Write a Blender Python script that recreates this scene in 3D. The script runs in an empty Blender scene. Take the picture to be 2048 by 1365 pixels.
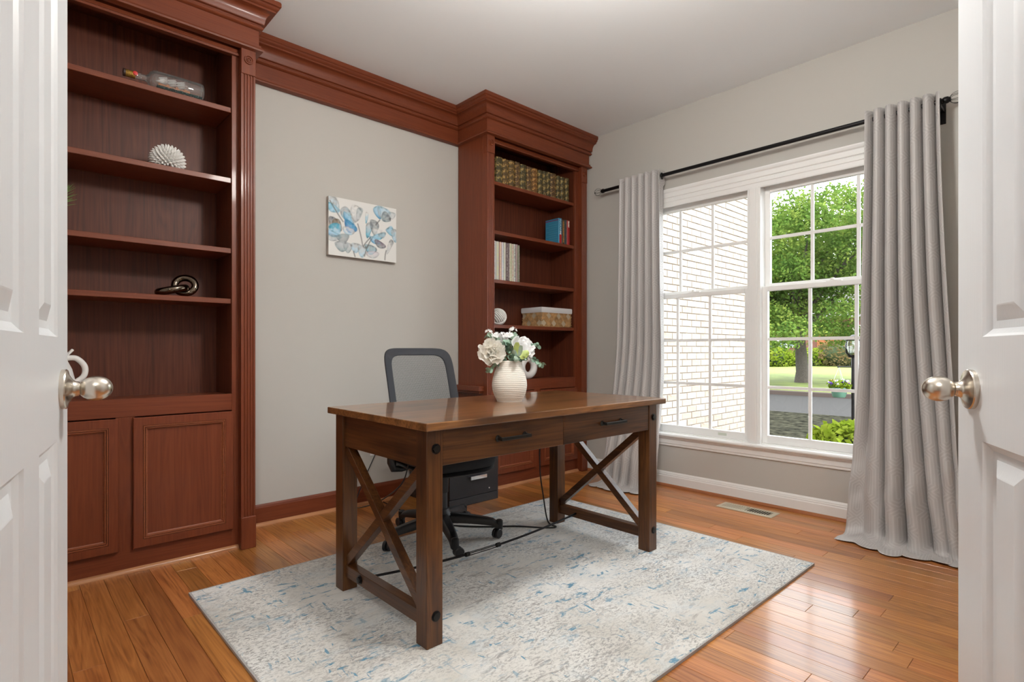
import bpy, bmesh, math, random
from mathutils import Vector, Matrix, noise

rnd = random.Random(11)
PI = math.pi
scene = bpy.context.scene
COL = scene.collection

# ------------------------------------------------------------------ camera
cam_data = bpy.data.cameras.new('camera')
cam = bpy.data.objects.new('camera', cam_data)
COL.objects.link(cam)
cam.location = (0, 0, 0.99)
cam.rotation_euler = (PI / 2, 0, math.radians(-42.875))
cam_data.sensor_width = 36.0
cam_data.lens = 36.0 * 1103.0 / 2048.0
cam_data.shift_y = 19.5 / 2048.0
cam_data.clip_start = 0.05
cam_data.clip_end = 300
scene.camera = cam

# ------------------------------------------------------------------ world, sun, exposure
world = bpy.data.worlds.new('sky')
scene.world = world
world.use_nodes = True
bg = world.node_tree.nodes['Background']
bg.inputs['Color'].default_value = (0.90, 0.96, 1.0, 1)
bg.inputs['Strength'].default_value = 7.0

sun_data = bpy.data.lights.new('sun', 'SUN')
sun_data.energy = 3.5
sun_data.angle = math.radians(12)
sun_data.color = (1.0, 0.93, 0.82)
sun = bpy.data.objects.new('sun', sun_data)
COL.objects.link(sun)
sun.rotation_euler = Vector((0.10, 0.70, -0.70)).to_track_quat('-Z', 'Y').to_euler()

scene.view_settings.view_transform = 'Standard'
scene.view_settings.look = 'None'
scene.view_settings.gamma = 1.0
scene.view_settings.use_curve_mapping = False
scene.view_settings.exposure = 0.0
scene.cycles.use_denoising = True
scene.cycles.max_bounces = 10
scene.cycles.diffuse_bounces = 6
scene.cycles.transparent_max_bounces = 16

portal_data = bpy.data.lights.new('window_portal', 'AREA')
portal_data.shape = 'RECTANGLE'
portal_data.size = 1.74
portal_data.size_y = 1.70
portal_data.cycles.is_portal = True
portal = bpy.data.objects.new('window_portal', portal_data)
COL.objects.link(portal)
portal.location = (3.74, 1.553, 1.21)
portal.rotation_euler = (PI / 2, 0, PI / 2)

CEIL = 2.745
ROOM_FILL_POWER = 86.0      # output of the fill globe added over the room
HALL_FILL_POWER = 75.0  # output of the added hall globe, fill from behind the camera

# camera-side frame used only to set out the diagonal entry wall
FW = Vector((0.68040378, 0.73283743, 0))
RT = Vector((0.73283743, -0.68040378, 0))


def diag(lat, d, z=0.0):
    p = FW * d + RT * lat
    return Vector((p.x, p.y, z))


# ------------------------------------------------------------------ mesh helpers
class MB:
    def __init__(self):
        self.v = []
        self.f = []

    def add(self, vs, fs):
        o = len(self.v)
        self.v += [tuple(p) for p in vs]
        self.f += [tuple(i + o for i in q) for q in fs]
        return self

    def box(self, x0, x1, y0, y1, z0, z1):
        return self.add([(x0, y0, z0), (x1, y0, z0), (x1, y1, z0), (x0, y1, z0),
                         (x0, y0, z1), (x1, y0, z1), (x1, y1, z1), (x0, y1, z1)],
                        [(0, 3, 2, 1), (4, 5, 6, 7), (0, 1, 5, 4), (1, 2, 6, 5), (2, 3, 7, 6), (3, 0, 4, 7)])

    def prism(self, poly, fn, a, b):
        n = len(poly)
        vs = [fn(p, q, a) for p, q in poly] + [fn(p, q, b) for p, q in poly]
        fs = [(i, (i + 1) % n, n + (i + 1) % n, n + i) for i in range(n)]
        fs += [tuple(range(n))[::-1], tuple(range(n, 2 * n))]
        return self.add(vs, fs)

    def lathe(self, prof, seg=24, M=None, a0=0.0, a1=2 * PI):
        full = abs(a1 - a0 - 2 * PI) < 1e-6
        n = seg if full else seg + 1
        vs, fs = [], []
        for (r, z) in prof:
            for i in range(n):
                a = a0 + (a1 - a0) * i / seg
                vs.append(Vector((r * math.cos(a), r * math.sin(a), z)))
        for j in range(len(prof) - 1):
            for i in range(seg):
                k = (i + 1) % n
                if k == i:
                    continue
                fs.append((j * n + i, j * n + k, (j + 1) * n + k, (j + 1) * n + i))
        if full:
            if prof[0][0] > 1e-6:
                fs.append(tuple(range(n))[::-1])
            if prof[-1][0] > 1e-6:
                fs.append(tuple(range((len(prof) - 1) * n, len(prof) * n)))
        if M is not None:
            vs = [M @ p for p in vs]
        return self.add(vs, fs)

    def tube(self, pts, r, seg=8, closed=False, caps=True):
        pts = [Vector(p) for p in pts]
        n = len(pts)
        rs = r if isinstance(r, (list, tuple)) else [r] * n
        T = []
        for i in range(n):
            if closed:
                t = pts[(i + 1) % n] - pts[i - 1]
            else:
                t = pts[min(i + 1, n - 1)] - pts[max(i - 1, 0)]
            T.append(t.normalized() if t.length > 1e-9 else Vector((0, 0, 1)))
        up = Vector((0, 0, 1)) if abs(T[0].z) < 0.9 else Vector((1, 0, 0))
        nv = (up - T[0] * up.dot(T[0])).normalized()
        vs, fs = [], []
        for i in range(n):
            nv = nv - T[i] * nv.dot(T[i])
            nv = nv.normalized() if nv.length > 1e-6 else T[i].orthogonal().normalized()
            bv = T[i].cross(nv)
            for k in range(seg):
                a = 2 * PI * k / seg
                vs.append(pts[i] + (nv * math.cos(a) + bv * math.sin(a)) * rs[i])
        m = n if closed else n - 1
        for i in range(m):
            j = (i + 1) % n
            for k in range(seg):
                l = (k + 1) % seg
                fs.append((i * seg + k, i * seg + l, j * seg + l, j * seg + k))
        if not closed and caps:
            fs.append(tuple(range(seg))[::-1])
            fs.append(tuple(range((n - 1) * seg, n * seg)))
        return self.add(vs, fs)

    def sphere(self, c, r, seg=16, rings=10, sc=(1, 1, 1)):
        prof = [(math.sin(PI * i / rings), -math.cos(PI * i / rings)) for i in range(rings + 1)]
        prof[0] = (0.0, -1.0)
        prof[-1] = (0.0, 1.0)
        M = Matrix.Translation(Vector(c)) @ Matrix.Diagonal((r * sc[0], r * sc[1], r * sc[2], 1))
        return self.lathe(prof, seg, M)

    def sweep(self, path, prof, closed=False):
        """profile (offset, z) swept along an XY path; offset grows to the right of travel, mitred."""
        P = [Vector((p[0], p[1])) for p in path]
        n = len(P)
        vs, fs = [], []
        for i in range(n):
            dirs = []
            if closed or i > 0:
                dirs.append((P[i] - P[i - 1]).normalized())
            if closed or i < n - 1:
                dirs.append((P[(i + 1) % n] - P[i]).normalized())
            ns = [Vector((d.y, -d.x)) for d in dirs]
            if len(ns) == 2:
                m = (ns[0] + ns[1]).normalized()
                m = m / max(0.2, m.dot(ns[0]))
            else:
                m = ns[0]
            for (o, z) in prof:
                vs.append((P[i].x + m.x * o, P[i].y + m.y * o, z))
        k = len(prof)
        for i in range(n if closed else n - 1):
            j = (i + 1) % n
            for a in range(k):
                b = (a + 1) % k
                fs.append((i * k + a, i * k + b, j * k + b, j * k + a))
        if not closed:
            fs.append(tuple(range(k)))
            fs.append(tuple(range((n - 1) * k, n * k))[::-1])
        return self.add(vs, fs)

    def ringrect(self, a0, a1, b0, b1, fn, prof, cap=True):
        """nested rectangle loops (inset, height) mapped by fn(a, b, h)."""
        o = len(self.v)
        for (i, h) in prof:
            self.v += [tuple(fn(a0 + i, b0 + i, h)), tuple(fn(a1 - i, b0 + i, h)),
                       tuple(fn(a1 - i, b1 - i, h)), tuple(fn(a0 + i, b1 - i, h))]
        for j in range(len(prof) - 1):
            for k in range(4):
                l = (k + 1) % 4
                self.f.append((o + j * 4 + k, o + j * 4 + l, o + j * 4 + 4 + l, o + j * 4 + 4 + k))
        if cap:
            q = o + (len(prof) - 1) * 4
            self.f.append((q, q + 1, q + 2, q + 3))
        return self

    def xf(self, M):
        self.v = [tuple(M @ Vector(p)) for p in self.v]
        return self

    def shift(self, d):
        self.v = [(p[0] + d[0], p[1] + d[1], p[2] + d[2]) for p in self.v]
        return self


def build(name, mb, mat, parent=None, smooth=None, bevel=0.0, seg=1, world=True, fix=True):
    """one mesh object; mb in world coordinates unless world=False (then in the parent's frame)."""
    me = bpy.data.meshes.new(name)
    vs = mb.v
    if parent is not None and world:
        L = ROOT.get(parent.name, Vector((0, 0, 0)))
        vs = [(p[0] - L.x, p[1] - L.y, p[2] - L.z) for p in vs]
    me.from_pydata(vs, [], mb.f)
    if bevel > 0 or fix:
        bm = bmesh.new()
        bm.from_mesh(me)
        if fix:
            bmesh.ops.remove_doubles(bm, verts=bm.verts, dist=1e-6)
            bmesh.ops.recalc_face_normals(bm, faces=bm.faces)
        if bevel > 0:
            es = [e for e in bm.edges if len(e.link_faces) == 2 and e.calc_face_angle(0) > 0.6]
            bmesh.ops.bevel(bm, geom=es, offset=bevel, segments=seg, affect='EDGES', profile=0.5, clamp_overlap=True)
        bm.to_mesh(me)
        bm.free()
    if mat is not None:
        me.materials.append(mat)
    if smooth is not None:
        me.shade_smooth()
        me.set_sharp_from_angle(angle=math.radians(smooth))
    ob = bpy.data.objects.new(name, me)
    COL.objects.link(ob)
    if parent is not None:
        ob.parent = parent
        ROOT[ob.name] = ROOT.get(parent.name, Vector((0, 0, 0)))
    else:
        ROOT[ob.name] = Vector((0, 0, 0))
    return ob


ROOT = {}


def thing(name, label, cat, loc=(0, 0, 0), rotz=0.0, group=None):
    o = bpy.data.objects.new(name, None)
    o.empty_display_size = 0.05
    COL.objects.link(o)
    o.location = loc
    o.rotation_euler = (0, 0, rotz)
    o['label'] = label
    o['category'] = cat
    if group:
        o['group'] = group
    ROOT[o.name] = Vector(loc)
    return o


def tag(o, label, cat, group=None):
    o['label'] = label
    o['category'] = cat
    if group:
        o['group'] = group
    return o


def struct(o, label=None, cat=None):
    o['kind'] = 'structure'
    if label:
        o['label'] = label
    if cat:
        o['category'] = cat
    return o


def semp(name, loc, rotz=0.0, label=None, cat=None):
    o = bpy.data.objects.new(name, None)
    o.empty_display_size = 0.05
    COL.objects.link(o)
    o.location = loc
    o.rotation_euler = (0, 0, rotz)
    ROOT[o.name] = Vector(loc)
    return struct(o, label, cat)


def copy_tree(o, parent=None):
    c = o.copy()
    COL.objects.link(c)
    c.parent = parent
    ROOT[c.name] = ROOT.get(o.name, Vector((0, 0, 0)))
    for ch in list(o.children):
        copy_tree(ch, c)
    return c


def lerp(a, b, t):
    return a + (b - a) * t


def sstep(a, b, x):
    t = max(0.0, min(1.0, (x - a) / (b - a)))
    return t * t * (3 - 2 * t)


# ------------------------------------------------------------------ materials
def mk(name):
    m = bpy.data.materials.new(name)
    m.use_nodes = True
    nt = m.node_tree
    b = nt.nodes['Principled BSDF']
    return m, nt, b


def nd(nt, t, **kw):
    n = nt.nodes.new(t)
    for k, v in kw.items():
        if k.startswith('i_'):
            n.inputs[k[2:].replace('_', ' ')].default_value = v
        else:
            setattr(n, k, v)
    return n


def lk(nt, a, ao, b, bi):
    nt.links.new(a.outputs[ao], b.inputs[bi])


def plain(name, col, rough=0.5, metal=0.0, spec=0.5, coat=0.0, bump=0.0, bscale=200.0, sheen=0.0, trans=0.0, vary=0.0):
    m, nt, b = mk(name)
    b.inputs['Base Color'].default_value = (*col, 1)
    b.inputs['Roughness'].default_value = rough
    b.inputs['Metallic'].default_value = metal
    b.inputs['Specular IOR Level'].default_value = spec
    b.inputs['Coat Weight'].default_value = coat
    b.inputs['Coat Roughness'].default_value = 0.1
    b.inputs['Sheen Weight'].default_value = sheen
    b.inputs['Transmission Weight'].default_value = trans
    if bump > 0 or vary > 0:
        tc = nd(nt, 'ShaderNodeTexCoord')
        nz = nd(nt, 'ShaderNodeTexNoise')
        nz.inputs['Scale'].default_value = bscale
        nz.inputs['Detail'].default_value = 4
        lk(nt, tc, 'Object', nz, 'Vector')
        if bump > 0:
            bp = nd(nt, 'ShaderNodeBump')
            bp.inputs['Strength'].default_value = bump
            bp.inputs['Distance'].default_value = 0.002
            lk(nt, nz, 'Fac', bp, 'Height')
            lk(nt, bp, 'Normal', b, 'Normal')
        if vary > 0:
            hs = nd(nt, 'ShaderNodeHueSaturation')
            hs.inputs['Color'].default_value = (*col, 1)
            mr = nd(nt, 'ShaderNodeMapRange')
            mr.inputs['From Min'].default_value = 0.3
            mr.inputs['From Max'].default_value = 0.7
            mr.inputs['To Min'].default_value = 1 - vary
            mr.inputs['To Max'].default_value = 1 + vary
            lk(nt, nz, 'Fac', mr, 'Value')
            lk(nt, mr, 'Result', hs, 'Value')
            lk(nt, hs, 'Color', b, 'Base Color')
    return m


def ramp(nt, stops):
    r = nd(nt, 'ShaderNodeValToRGB')
    el = r.color_ramp.elements
    while len(el) > 1:
        el.remove(el[-1])
    el[0].position = stops[0][0]
    el[0].color = (*stops[0][1], 1)
    for p, c in stops[1:]:
        e = el.new(p)
        e.color = (*c, 1)
    return r


def wood(name, dark, mid, light, axis='z', rough=0.35, coat=0.0, scale=1.0, vary=0.0, contrast=1.0, bump=0.15, knots=False, coat_rough=0.08):
    m, nt, b = mk(name)
    tc = nd(nt, 'ShaderNodeTexCoord')
    oi = nd(nt, 'ShaderNodeObjectInfo')
    off = nd(nt, 'ShaderNodeVectorMath', operation='MULTIPLY_ADD')
    off.inputs[1].default_value = (31.7, 17.3, 53.1)
    lk(nt, oi, 'Random', off, 0)
    lk(nt, tc, 'Object', off, 2)
    mp = nd(nt, 'ShaderNodeMapping')
    s = [14 * scale] * 3
    s['xyz'.index(axis)] = 0.9 * scale
    mp.inputs['Scale'].default_value = s
    lk(nt, off, 'Vector', mp, 'Vector')
    n1 = nd(nt, 'ShaderNodeTexNoise')
    n1.inputs['Scale'].default_value = 1.0
    n1.inputs['Detail'].default_value = 3
    n1.inputs['Distortion'].default_value = 0.8
    lk(nt, mp, 'Vector', n1, 'Vector')
    mp2 = nd(nt, 'ShaderNodeMapping')
    s2 = [150 * scale] * 3
    s2['xyz'.index(axis)] = 3.5 * scale
    mp2.inputs['Scale'].default_value = s2
    lk(nt, off, 'Vector', mp2, 'Vector')
    n2 = nd(nt, 'ShaderNodeTexNoise')
    n2.inputs['Scale'].default_value = 1.0
    n2.inputs['Detail'].default_value = 4
    lk(nt, mp2, 'Vector', n2, 'Vector')
    # contour lines of the slow noise give cathedral figure
    mu = nd(nt, 'ShaderNodeMath', operation='MULTIPLY')
    mu.inputs[1].default_value = 9.0
    lk(nt, n1, 'Fac', mu, 0)
    fr = nd(nt, 'ShaderNodeMath', operation='PINGPONG')
    fr.inputs[1].default_value = 0.5
    lk(nt, mu, 'Value', fr, 0)
    a1 = nd(nt, 'ShaderNodeMath', operation='MULTIPLY_ADD')
    a1.inputs[1].default_value = 0.55 * contrast
    lk(nt, fr, 'Value', a1, 0)
    a0 = nd(nt, 'ShaderNodeMath', operation='MULTIPLY_ADD')
    a0.inputs[1].default_value = 0.9 * contrast
    a0.inputs[2].default_value = 0.5 - 0.45 * contrast - 0.14 * contrast
    lk(nt, n2, 'Fac', a0, 0)
    lk(nt, a0, 'Value', a1, 2)
    cr = ramp(nt, [(0.15, dark), (0.5, mid), (0.9, light)])
    lk(nt, a1, 'Value', cr, 'Fac')
    col_node, col_out = cr, 'Color'
    if knots:
        mp3 = nd(nt, 'ShaderNodeMapping')
        s3 = [9.0] * 3
        s3['xyz'.index(axis)] = 2.0
        mp3.inputs['Scale'].default_value = s3
        lk(nt, off, 'Vector', mp3, 'Vector')
        n3 = nd(nt, 'ShaderNodeTexNoise')
        n3.inputs['Scale'].default_value = 1.0
        n3.inputs['Detail'].default_value = 5
        lk(nt, mp3, 'Vector', n3, 'Vector')
        mr = nd(nt, 'ShaderNodeMapRange')
        mr.inputs['From Min'].default_value = 0.50
        mr.inputs['From Max'].default_value = 0.70
        mr.inputs['To Min'].default_value = 0.0
        mr.inputs['To Max'].default_value = 0.75
        lk(nt, n3, 'Fac', mr, 'Value')
        mx = nd(nt, 'ShaderNodeMix', data_type='RGBA')
        mx.inputs['B'].default_value = (*[c * 0.45 for c in dark], 1)
        nt.links.new(mr.outputs['Result'], mx.inputs['Factor'])
        nt.links.new(cr.outputs['Color'], mx.inputs['A'])
        col_node, col_out = mx, 'Result'
    hs = nd(nt, 'ShaderNodeHueSaturation')
    nt.links.new(col_node.outputs[col_out], hs.inputs['Color'])
    if vary > 0:
        mr2 = nd(nt, 'ShaderNodeMapRange')
        mr2.inputs['To Min'].default_value = 1 - vary
        mr2.inputs['To Max'].default_value = 1 + vary
        lk(nt, oi, 'Random', mr2, 'Value')
        lk(nt, mr2, 'Result', hs, 'Value')
        mu5 = nd(nt, 'ShaderNodeMath', operation='MULTIPLY')
        mu5.inputs[1].default_value = 7.31
        lk(nt, oi, 'Random', mu5, 0)
        fr5 = nd(nt, 'ShaderNodeMath', operation='FRACT')
        lk(nt, mu5, 'Value', fr5, 0)
        mr3 = nd(nt, 'ShaderNodeMapRange')
        mr3.inputs['To Min'].default_value = 0.492
        mr3.inputs['To Max'].default_value = 0.506
        lk(nt, fr5, 'Value', mr3, 'Value')
        lk(nt, mr3, 'Result', hs, 'Hue')
    lk(nt, hs, 'Color', b, 'Base Color')
    b.inputs['Roughness'].default_value = rough
    b.inputs['Specular IOR Level'].default_value = 0.35
    b.inputs['Coat Weight'].default_value = coat
    b.inputs['Coat Roughness'].default_value = coat_rough
    bp = nd(nt, 'ShaderNodeBump')
    bp.inputs['Strength'].default_value = bump
    bp.inputs['Distance'].default_value = 0.0008
    lk(nt, n2, 'Fac', bp, 'Height')
    lk(nt, bp, 'Normal', b, 'Normal')
    return m


CH_D, CH_M, CH_L = (0.085, 0.0175, 0.0060), (0.160, 0.036, 0.0125), (0.225, 0.058, 0.021)
cherry_z = wood('cherry_vertical', CH_D, CH_M, CH_L, 'z', 0.42, 0.10, 1.0, 0.0, 0.5, 0.06)
cherry_x = wood('cherry_lengthwise', CH_D, CH_M, CH_L, 'x', 0.42, 0.10, 1.0, 0.0, 0.5, 0.06)
cherry_y = wood('cherry_sideways', CH_D, CH_M, CH_L, 'y', 0.42, 0.10, 1.0, 0.0, 0.5, 0.06)
cherry_bead_highlight = wood('cherry_bead_highlight', (0.14, 0.034, 0.013), (0.25, 0.070, 0.028), (0.33, 0.105, 0.045), 'x', 0.38, 0.15, 1.0, 0.0, 0.5, 0.06)  # lighter worn-edge cherry; bead highlights put into the colour
cherry_shade = wood('cherry_shade_interior', (0.045, 0.010, 0.004), (0.095, 0.022, 0.009), (0.145, 0.039, 0.016), 'z', 0.5, 0.0, 0.8, 0.0, 0.8, 0.05)  # darker cherry copy; shade inside the bookcase put into the colour
shoe_oak_x = wood('oak_shoe_lengthwise', (0.30, 0.12, 0.05), (0.46, 0.21, 0.095), (0.55, 0.28, 0.14), 'x', 0.3, 0.2)
shoe_oak_y = wood('oak_shoe_sideways', (0.22, 0.07, 0.025), (0.34, 0.12, 0.045), (0.42, 0.17, 0.07), 'y', 0.3, 0.2)
floor_oak = wood('oak_floor', (0.21, 0.066, 0.014), (0.395, 0.152, 0.036), (0.52, 0.228, 0.064), 'y', 0.34, 0.4, 1.0, 0.25, 1.0, 0.10, coat_rough=0.13)
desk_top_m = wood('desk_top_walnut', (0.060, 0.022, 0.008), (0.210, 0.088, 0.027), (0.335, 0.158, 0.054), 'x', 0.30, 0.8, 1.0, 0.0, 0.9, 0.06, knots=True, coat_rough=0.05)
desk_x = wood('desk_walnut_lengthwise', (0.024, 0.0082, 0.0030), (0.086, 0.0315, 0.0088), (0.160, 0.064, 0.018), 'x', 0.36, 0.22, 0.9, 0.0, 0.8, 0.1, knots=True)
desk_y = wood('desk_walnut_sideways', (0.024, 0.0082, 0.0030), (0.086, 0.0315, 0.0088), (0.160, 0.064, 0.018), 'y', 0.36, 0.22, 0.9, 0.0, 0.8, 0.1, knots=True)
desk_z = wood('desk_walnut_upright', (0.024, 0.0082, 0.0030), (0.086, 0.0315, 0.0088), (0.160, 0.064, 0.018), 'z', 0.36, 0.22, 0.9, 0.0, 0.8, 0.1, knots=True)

wall_paint = plain('greige_wall_paint', (0.500, 0.483, 0.450), 0.75, bump=0.05, bscale=350)
ceil_paint = plain('white_ceiling_paint', (0.845, 0.875, 0.90), 0.85)
trim_white = plain('white_trim_paint', (0.82, 0.82, 0.81), 0.35)
vinyl_white = plain('white_vinyl', (0.84, 0.84, 0.83), 0.4)
black_metal = plain('black_metal', (0.012, 0.011, 0.012), 0.35, 0.6)
black_plastic = plain('black_plastic', (0.012, 0.012, 0.014), 0.4, bump=0.03, bscale=600)
dark_grey_plastic = plain('charcoal_plastic', (0.035, 0.037, 0.042), 0.45)
iron = plain('dark_iron', (0.03, 0.028, 0.026), 0.38, 0.8)
nickel = plain('satin_nickel', (0.62, 0.57, 0.50), 0.26, 1.0)
chrome = plain('chrome', (0.8, 0.8, 0.82), 0.08, 1.0)
ceramic_white = plain('white_ceramic', (0.80, 0.79, 0.77), 0.35)


def glass_mat(name, gloss=0.08, tint=(1, 1, 1), white_refl=0.0):
    m = bpy.data.materials.new(name)
    m.use_nodes = True
    nt = m.node_tree
    nt.nodes.clear()
    out = nd(nt, 'ShaderNodeOutputMaterial')
    tr = nd(nt, 'ShaderNodeBsdfTransparent')
    tr.inputs['Color'].default_value = (*tint, 1)
    gl = nd(nt, 'ShaderNodeBsdfGlossy')
    gl.inputs['Roughness'].default_value = 0.02
    lw = nd(nt, 'ShaderNodeLayerWeight')
    lw.inputs['Blend'].default_value = 0.25
    mr = nd(nt, 'ShaderNodeMapRange')
    mr.inputs['To Min'].default_value = gloss * 0.5
    mr.inputs['To Max'].default_value = min(1.0, gloss * 5)
    lk(nt, lw, 'Fresnel', mr, 'Value')
    mx = nd(nt, 'ShaderNodeMixShader')
    lk(nt, mr, 'Result', mx, 0)
    lk(nt, tr, 'BSDF', mx, 1)
    lk(nt, gl, 'BSDF', mx, 2)
    if white_refl > 0:
        df = nd(nt, 'ShaderNodeBsdfDiffuse')  # white diffuse painted in for whitish reflections on the glass
        df.inputs['Color'].default_value = (0.8, 0.8, 0.8, 1)
        m2 = nd(nt, 'ShaderNodeMixShader')
        m2.inputs[0].default_value = white_refl
        lk(nt, mx, 'Shader', m2, 1)
        lk(nt, df, 'BSDF', m2, 2)
        mx = m2
    lk(nt, mx, 'Shader', out, 'Surface')
    return m


pane_glass = glass_mat('window_glass', 0.06)
bottle_glass = glass_mat('bottle_glass', 0.16, (0.97, 0.98, 0.98), 0.075)


def emit_mat(name, col, strength):
    m = bpy.data.materials.new(name)
    m.use_nodes = True
    nt = m.node_tree
    nt.nodes.clear()
    out = nd(nt, 'ShaderNodeOutputMaterial')
    e = nd(nt, 'ShaderNodeEmission')
    e.inputs['Color'].default_value = (*col, 1)
    e.inputs['Strength'].default_value = strength
    lk(nt, e, 'Emission', out, 'Surface')
    return m


def leaf_mat(name, cols, trans=0.35):
    m = bpy.data.materials.new(name)
    m.use_nodes = True
    nt = m.node_tree
    nt.nodes.clear()
    out = nd(nt, 'ShaderNodeOutputMaterial')
    tc = nd(nt, 'ShaderNodeTexCoord')
    nz = nd(nt, 'ShaderNodeTexNoise')
    nz.inputs['Scale'].default_value = 1.3
    nz.inputs['Detail'].default_value = 5
    nz.inputs['Roughness'].default_value = 0.7
    lk(nt, tc, 'Object', nz, 'Vector')
    r = ramp(nt, [(0.32, cols[0]), (0.5, cols[1]), (0.68, cols[2])])
    lk(nt, nz, 'Fac', r, 'Fac')
    df = nd(nt, 'ShaderNodeBsdfDiffuse')
    tl = nd(nt, 'ShaderNodeBsdfTranslucent')
    lk(nt, r, 'Color', df, 'Color')
    lk(nt, r, 'Color', tl, 'Color')
    mx = nd(nt, 'ShaderNodeMixShader')
    mx.inputs[0].default_value = trans
    lk(nt, df, 'BSDF', mx, 1)
    lk(nt, tl, 'BSDF', mx, 2)
    lk(nt, mx, 'Shader', out, 'Surface')
    return m


def rug_mat():
    m, nt, b = mk('distressed_rug')
    tc = nd(nt, 'ShaderNodeTexCoord')

    def nz(scale, detail=4.0, dist=0.0, rough=0.6, off=(0, 0, 0)):
        mp = nd(nt, 'ShaderNodeMapping')
        mp.inputs['Scale'].default_value = scale
        mp.inputs['Location'].default_value = off
        lk(nt, tc, 'Object', mp, 'Vector')
        n = nd(nt, 'ShaderNodeTexNoise')
        n.inputs['Scale'].default_value = 1.0
        n.inputs['Detail'].default_value = detail
        n.inputs['Distortion'].default_value = dist
        n.inputs['Roughness'].default_value = rough
        lk(nt, mp, 'Vector', n, 'Vector')
        return n

    def rng(n, a, c, t0=0.0, t1=1.0):
        r = nd(nt, 'ShaderNodeMapRange')
        r.inputs['From Min'].default_value = a
        r.inputs['From Max'].default_value = c
        r.inputs['To Min'].default_value = t0
        r.inputs['To Max'].default_value = t1
        nt.links.new(n.outputs[0], r.inputs['Value'])
        return r

    def mul(a, c):
        x = nd(nt, 'ShaderNodeMath', operation='MULTIPLY')
        nt.links.new(a.outputs[0], x.inputs[0])
        nt.links.new(c.outputs[0], x.inputs[1])
        return x

    def mix(f, a, col):
        x = nd(nt, 'ShaderNodeMix', data_type='RGBA')
        nt.links.new(f.outputs[0], x.inputs['Factor'])
        nt.links.new(a, x.inputs['A'])
        x.inputs['B'].default_value = (*col, 1)
        return x.outputs['Result']

    base = ramp(nt, [(0.3, (0.54, 0.52, 0.47)), (0.5, (0.69, 0.68, 0.645)), (0.7, (0.79, 0.79, 0.77))])
    n0 = nz((2.2, 2.2, 1), 3)
    lk(nt, n0, 'Fac', base, 'Fac')
    c = base.outputs['Color']
    # grey crackle
    g1 = rng(nz((60, 110, 1), 6, 0.7, 0.8), 0.49, 0.57)
    gm = rng(nz((2.6, 3.6, 1), 3, 0.3, 0.6, (4, 2, 0)), 0.34, 0.58)
    c = mix(mul(g1, gm), c, (0.295, 0.288, 0.282))
    g2 = rng(nz((9, 30, 1), 6, 1.2, 0.75, (9, 1, 0)), 0.545, 0.60, 0, 0.9)
    gm2 = rng(nz((3.3, 2.0, 1), 2, 0.0, 0.5, (1, 8, 0)), 0.42, 0.60)
    c = mix(mul(g2, gm2), c, (0.30, 0.28, 0.27))
    # blue strokes
    b1 = rng(nz((10, 34, 1), 4, 0.6, 0.6, (3, 3, 0)), 0.565, 0.615)
    bm_ = rng(nz((26, 40, 1), 3, 0, 0.6, (7, 5, 0)), 0.44, 0.54)
    bl_ = rng(nz((2.1, 2.7, 1), 3, 0.4, 0.6, (11, 4, 0)), 0.38, 0.52)
    c = mix(mul(mul(b1, bm_), bl_), c, (0.085, 0.235, 0.36))
    b2 = rng(nz((44, 12, 1), 4, 0.5, 0.6, (13, 6, 0)), 0.625, 0.665)
    bl2 = rng(nz((2.7, 2.3, 1), 3, 0.4, 0.6, (3, 14, 0)), 0.40, 0.54)
    c = mix(mul(b2, bl2), c, (0.11, 0.26, 0.38))
    b3 = rng(nz((5, 7, 1), 4, 0.6, 0.7, (2, 9, 0)), 0.52, 0.74, 0, 0.35)
    c = mix(b3, c, (0.42, 0.54, 0.62))
    dk = rng(nz((60, 60, 1), 3, 0, 0.6, (5, 5, 0)), 0.66, 0.72)
    dm = rng(nz((3, 4, 1), 2, 0, 0.5, (6, 1, 0)), 0.54, 0.62)
    c = mix(mul(dk, dm), c, (0.10, 0.12, 0.15))
    nt.links.new(c, b.inputs['Base Color'])
    b.inputs['Roughness'].default_value = 0.95
    b.inputs['Sheen Weight'].default_value = 0.2
    bp = nd(nt, 'ShaderNodeBump')
    bp.inputs['Strength'].default_value = 0.3
    bp.inputs['Distance'].default_value = 0.003
    pile = nz((420, 420, 1), 3, 0, 0.7)
    low = rng(nz((30, 60, 1), 4, 0.5, 0.7), 0.3, 0.7)
    ad = nd(nt, 'ShaderNodeMath', operation='ADD')
    nt.links.new(pile.outputs[0], ad.inputs[0])
    nt.links.new(low.outputs[0], ad.inputs[1])
    nt.links.new(ad.outputs[0], bp.inputs['Height'])
    lk(nt, bp, 'Normal', b, 'Normal')
    return m


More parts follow.
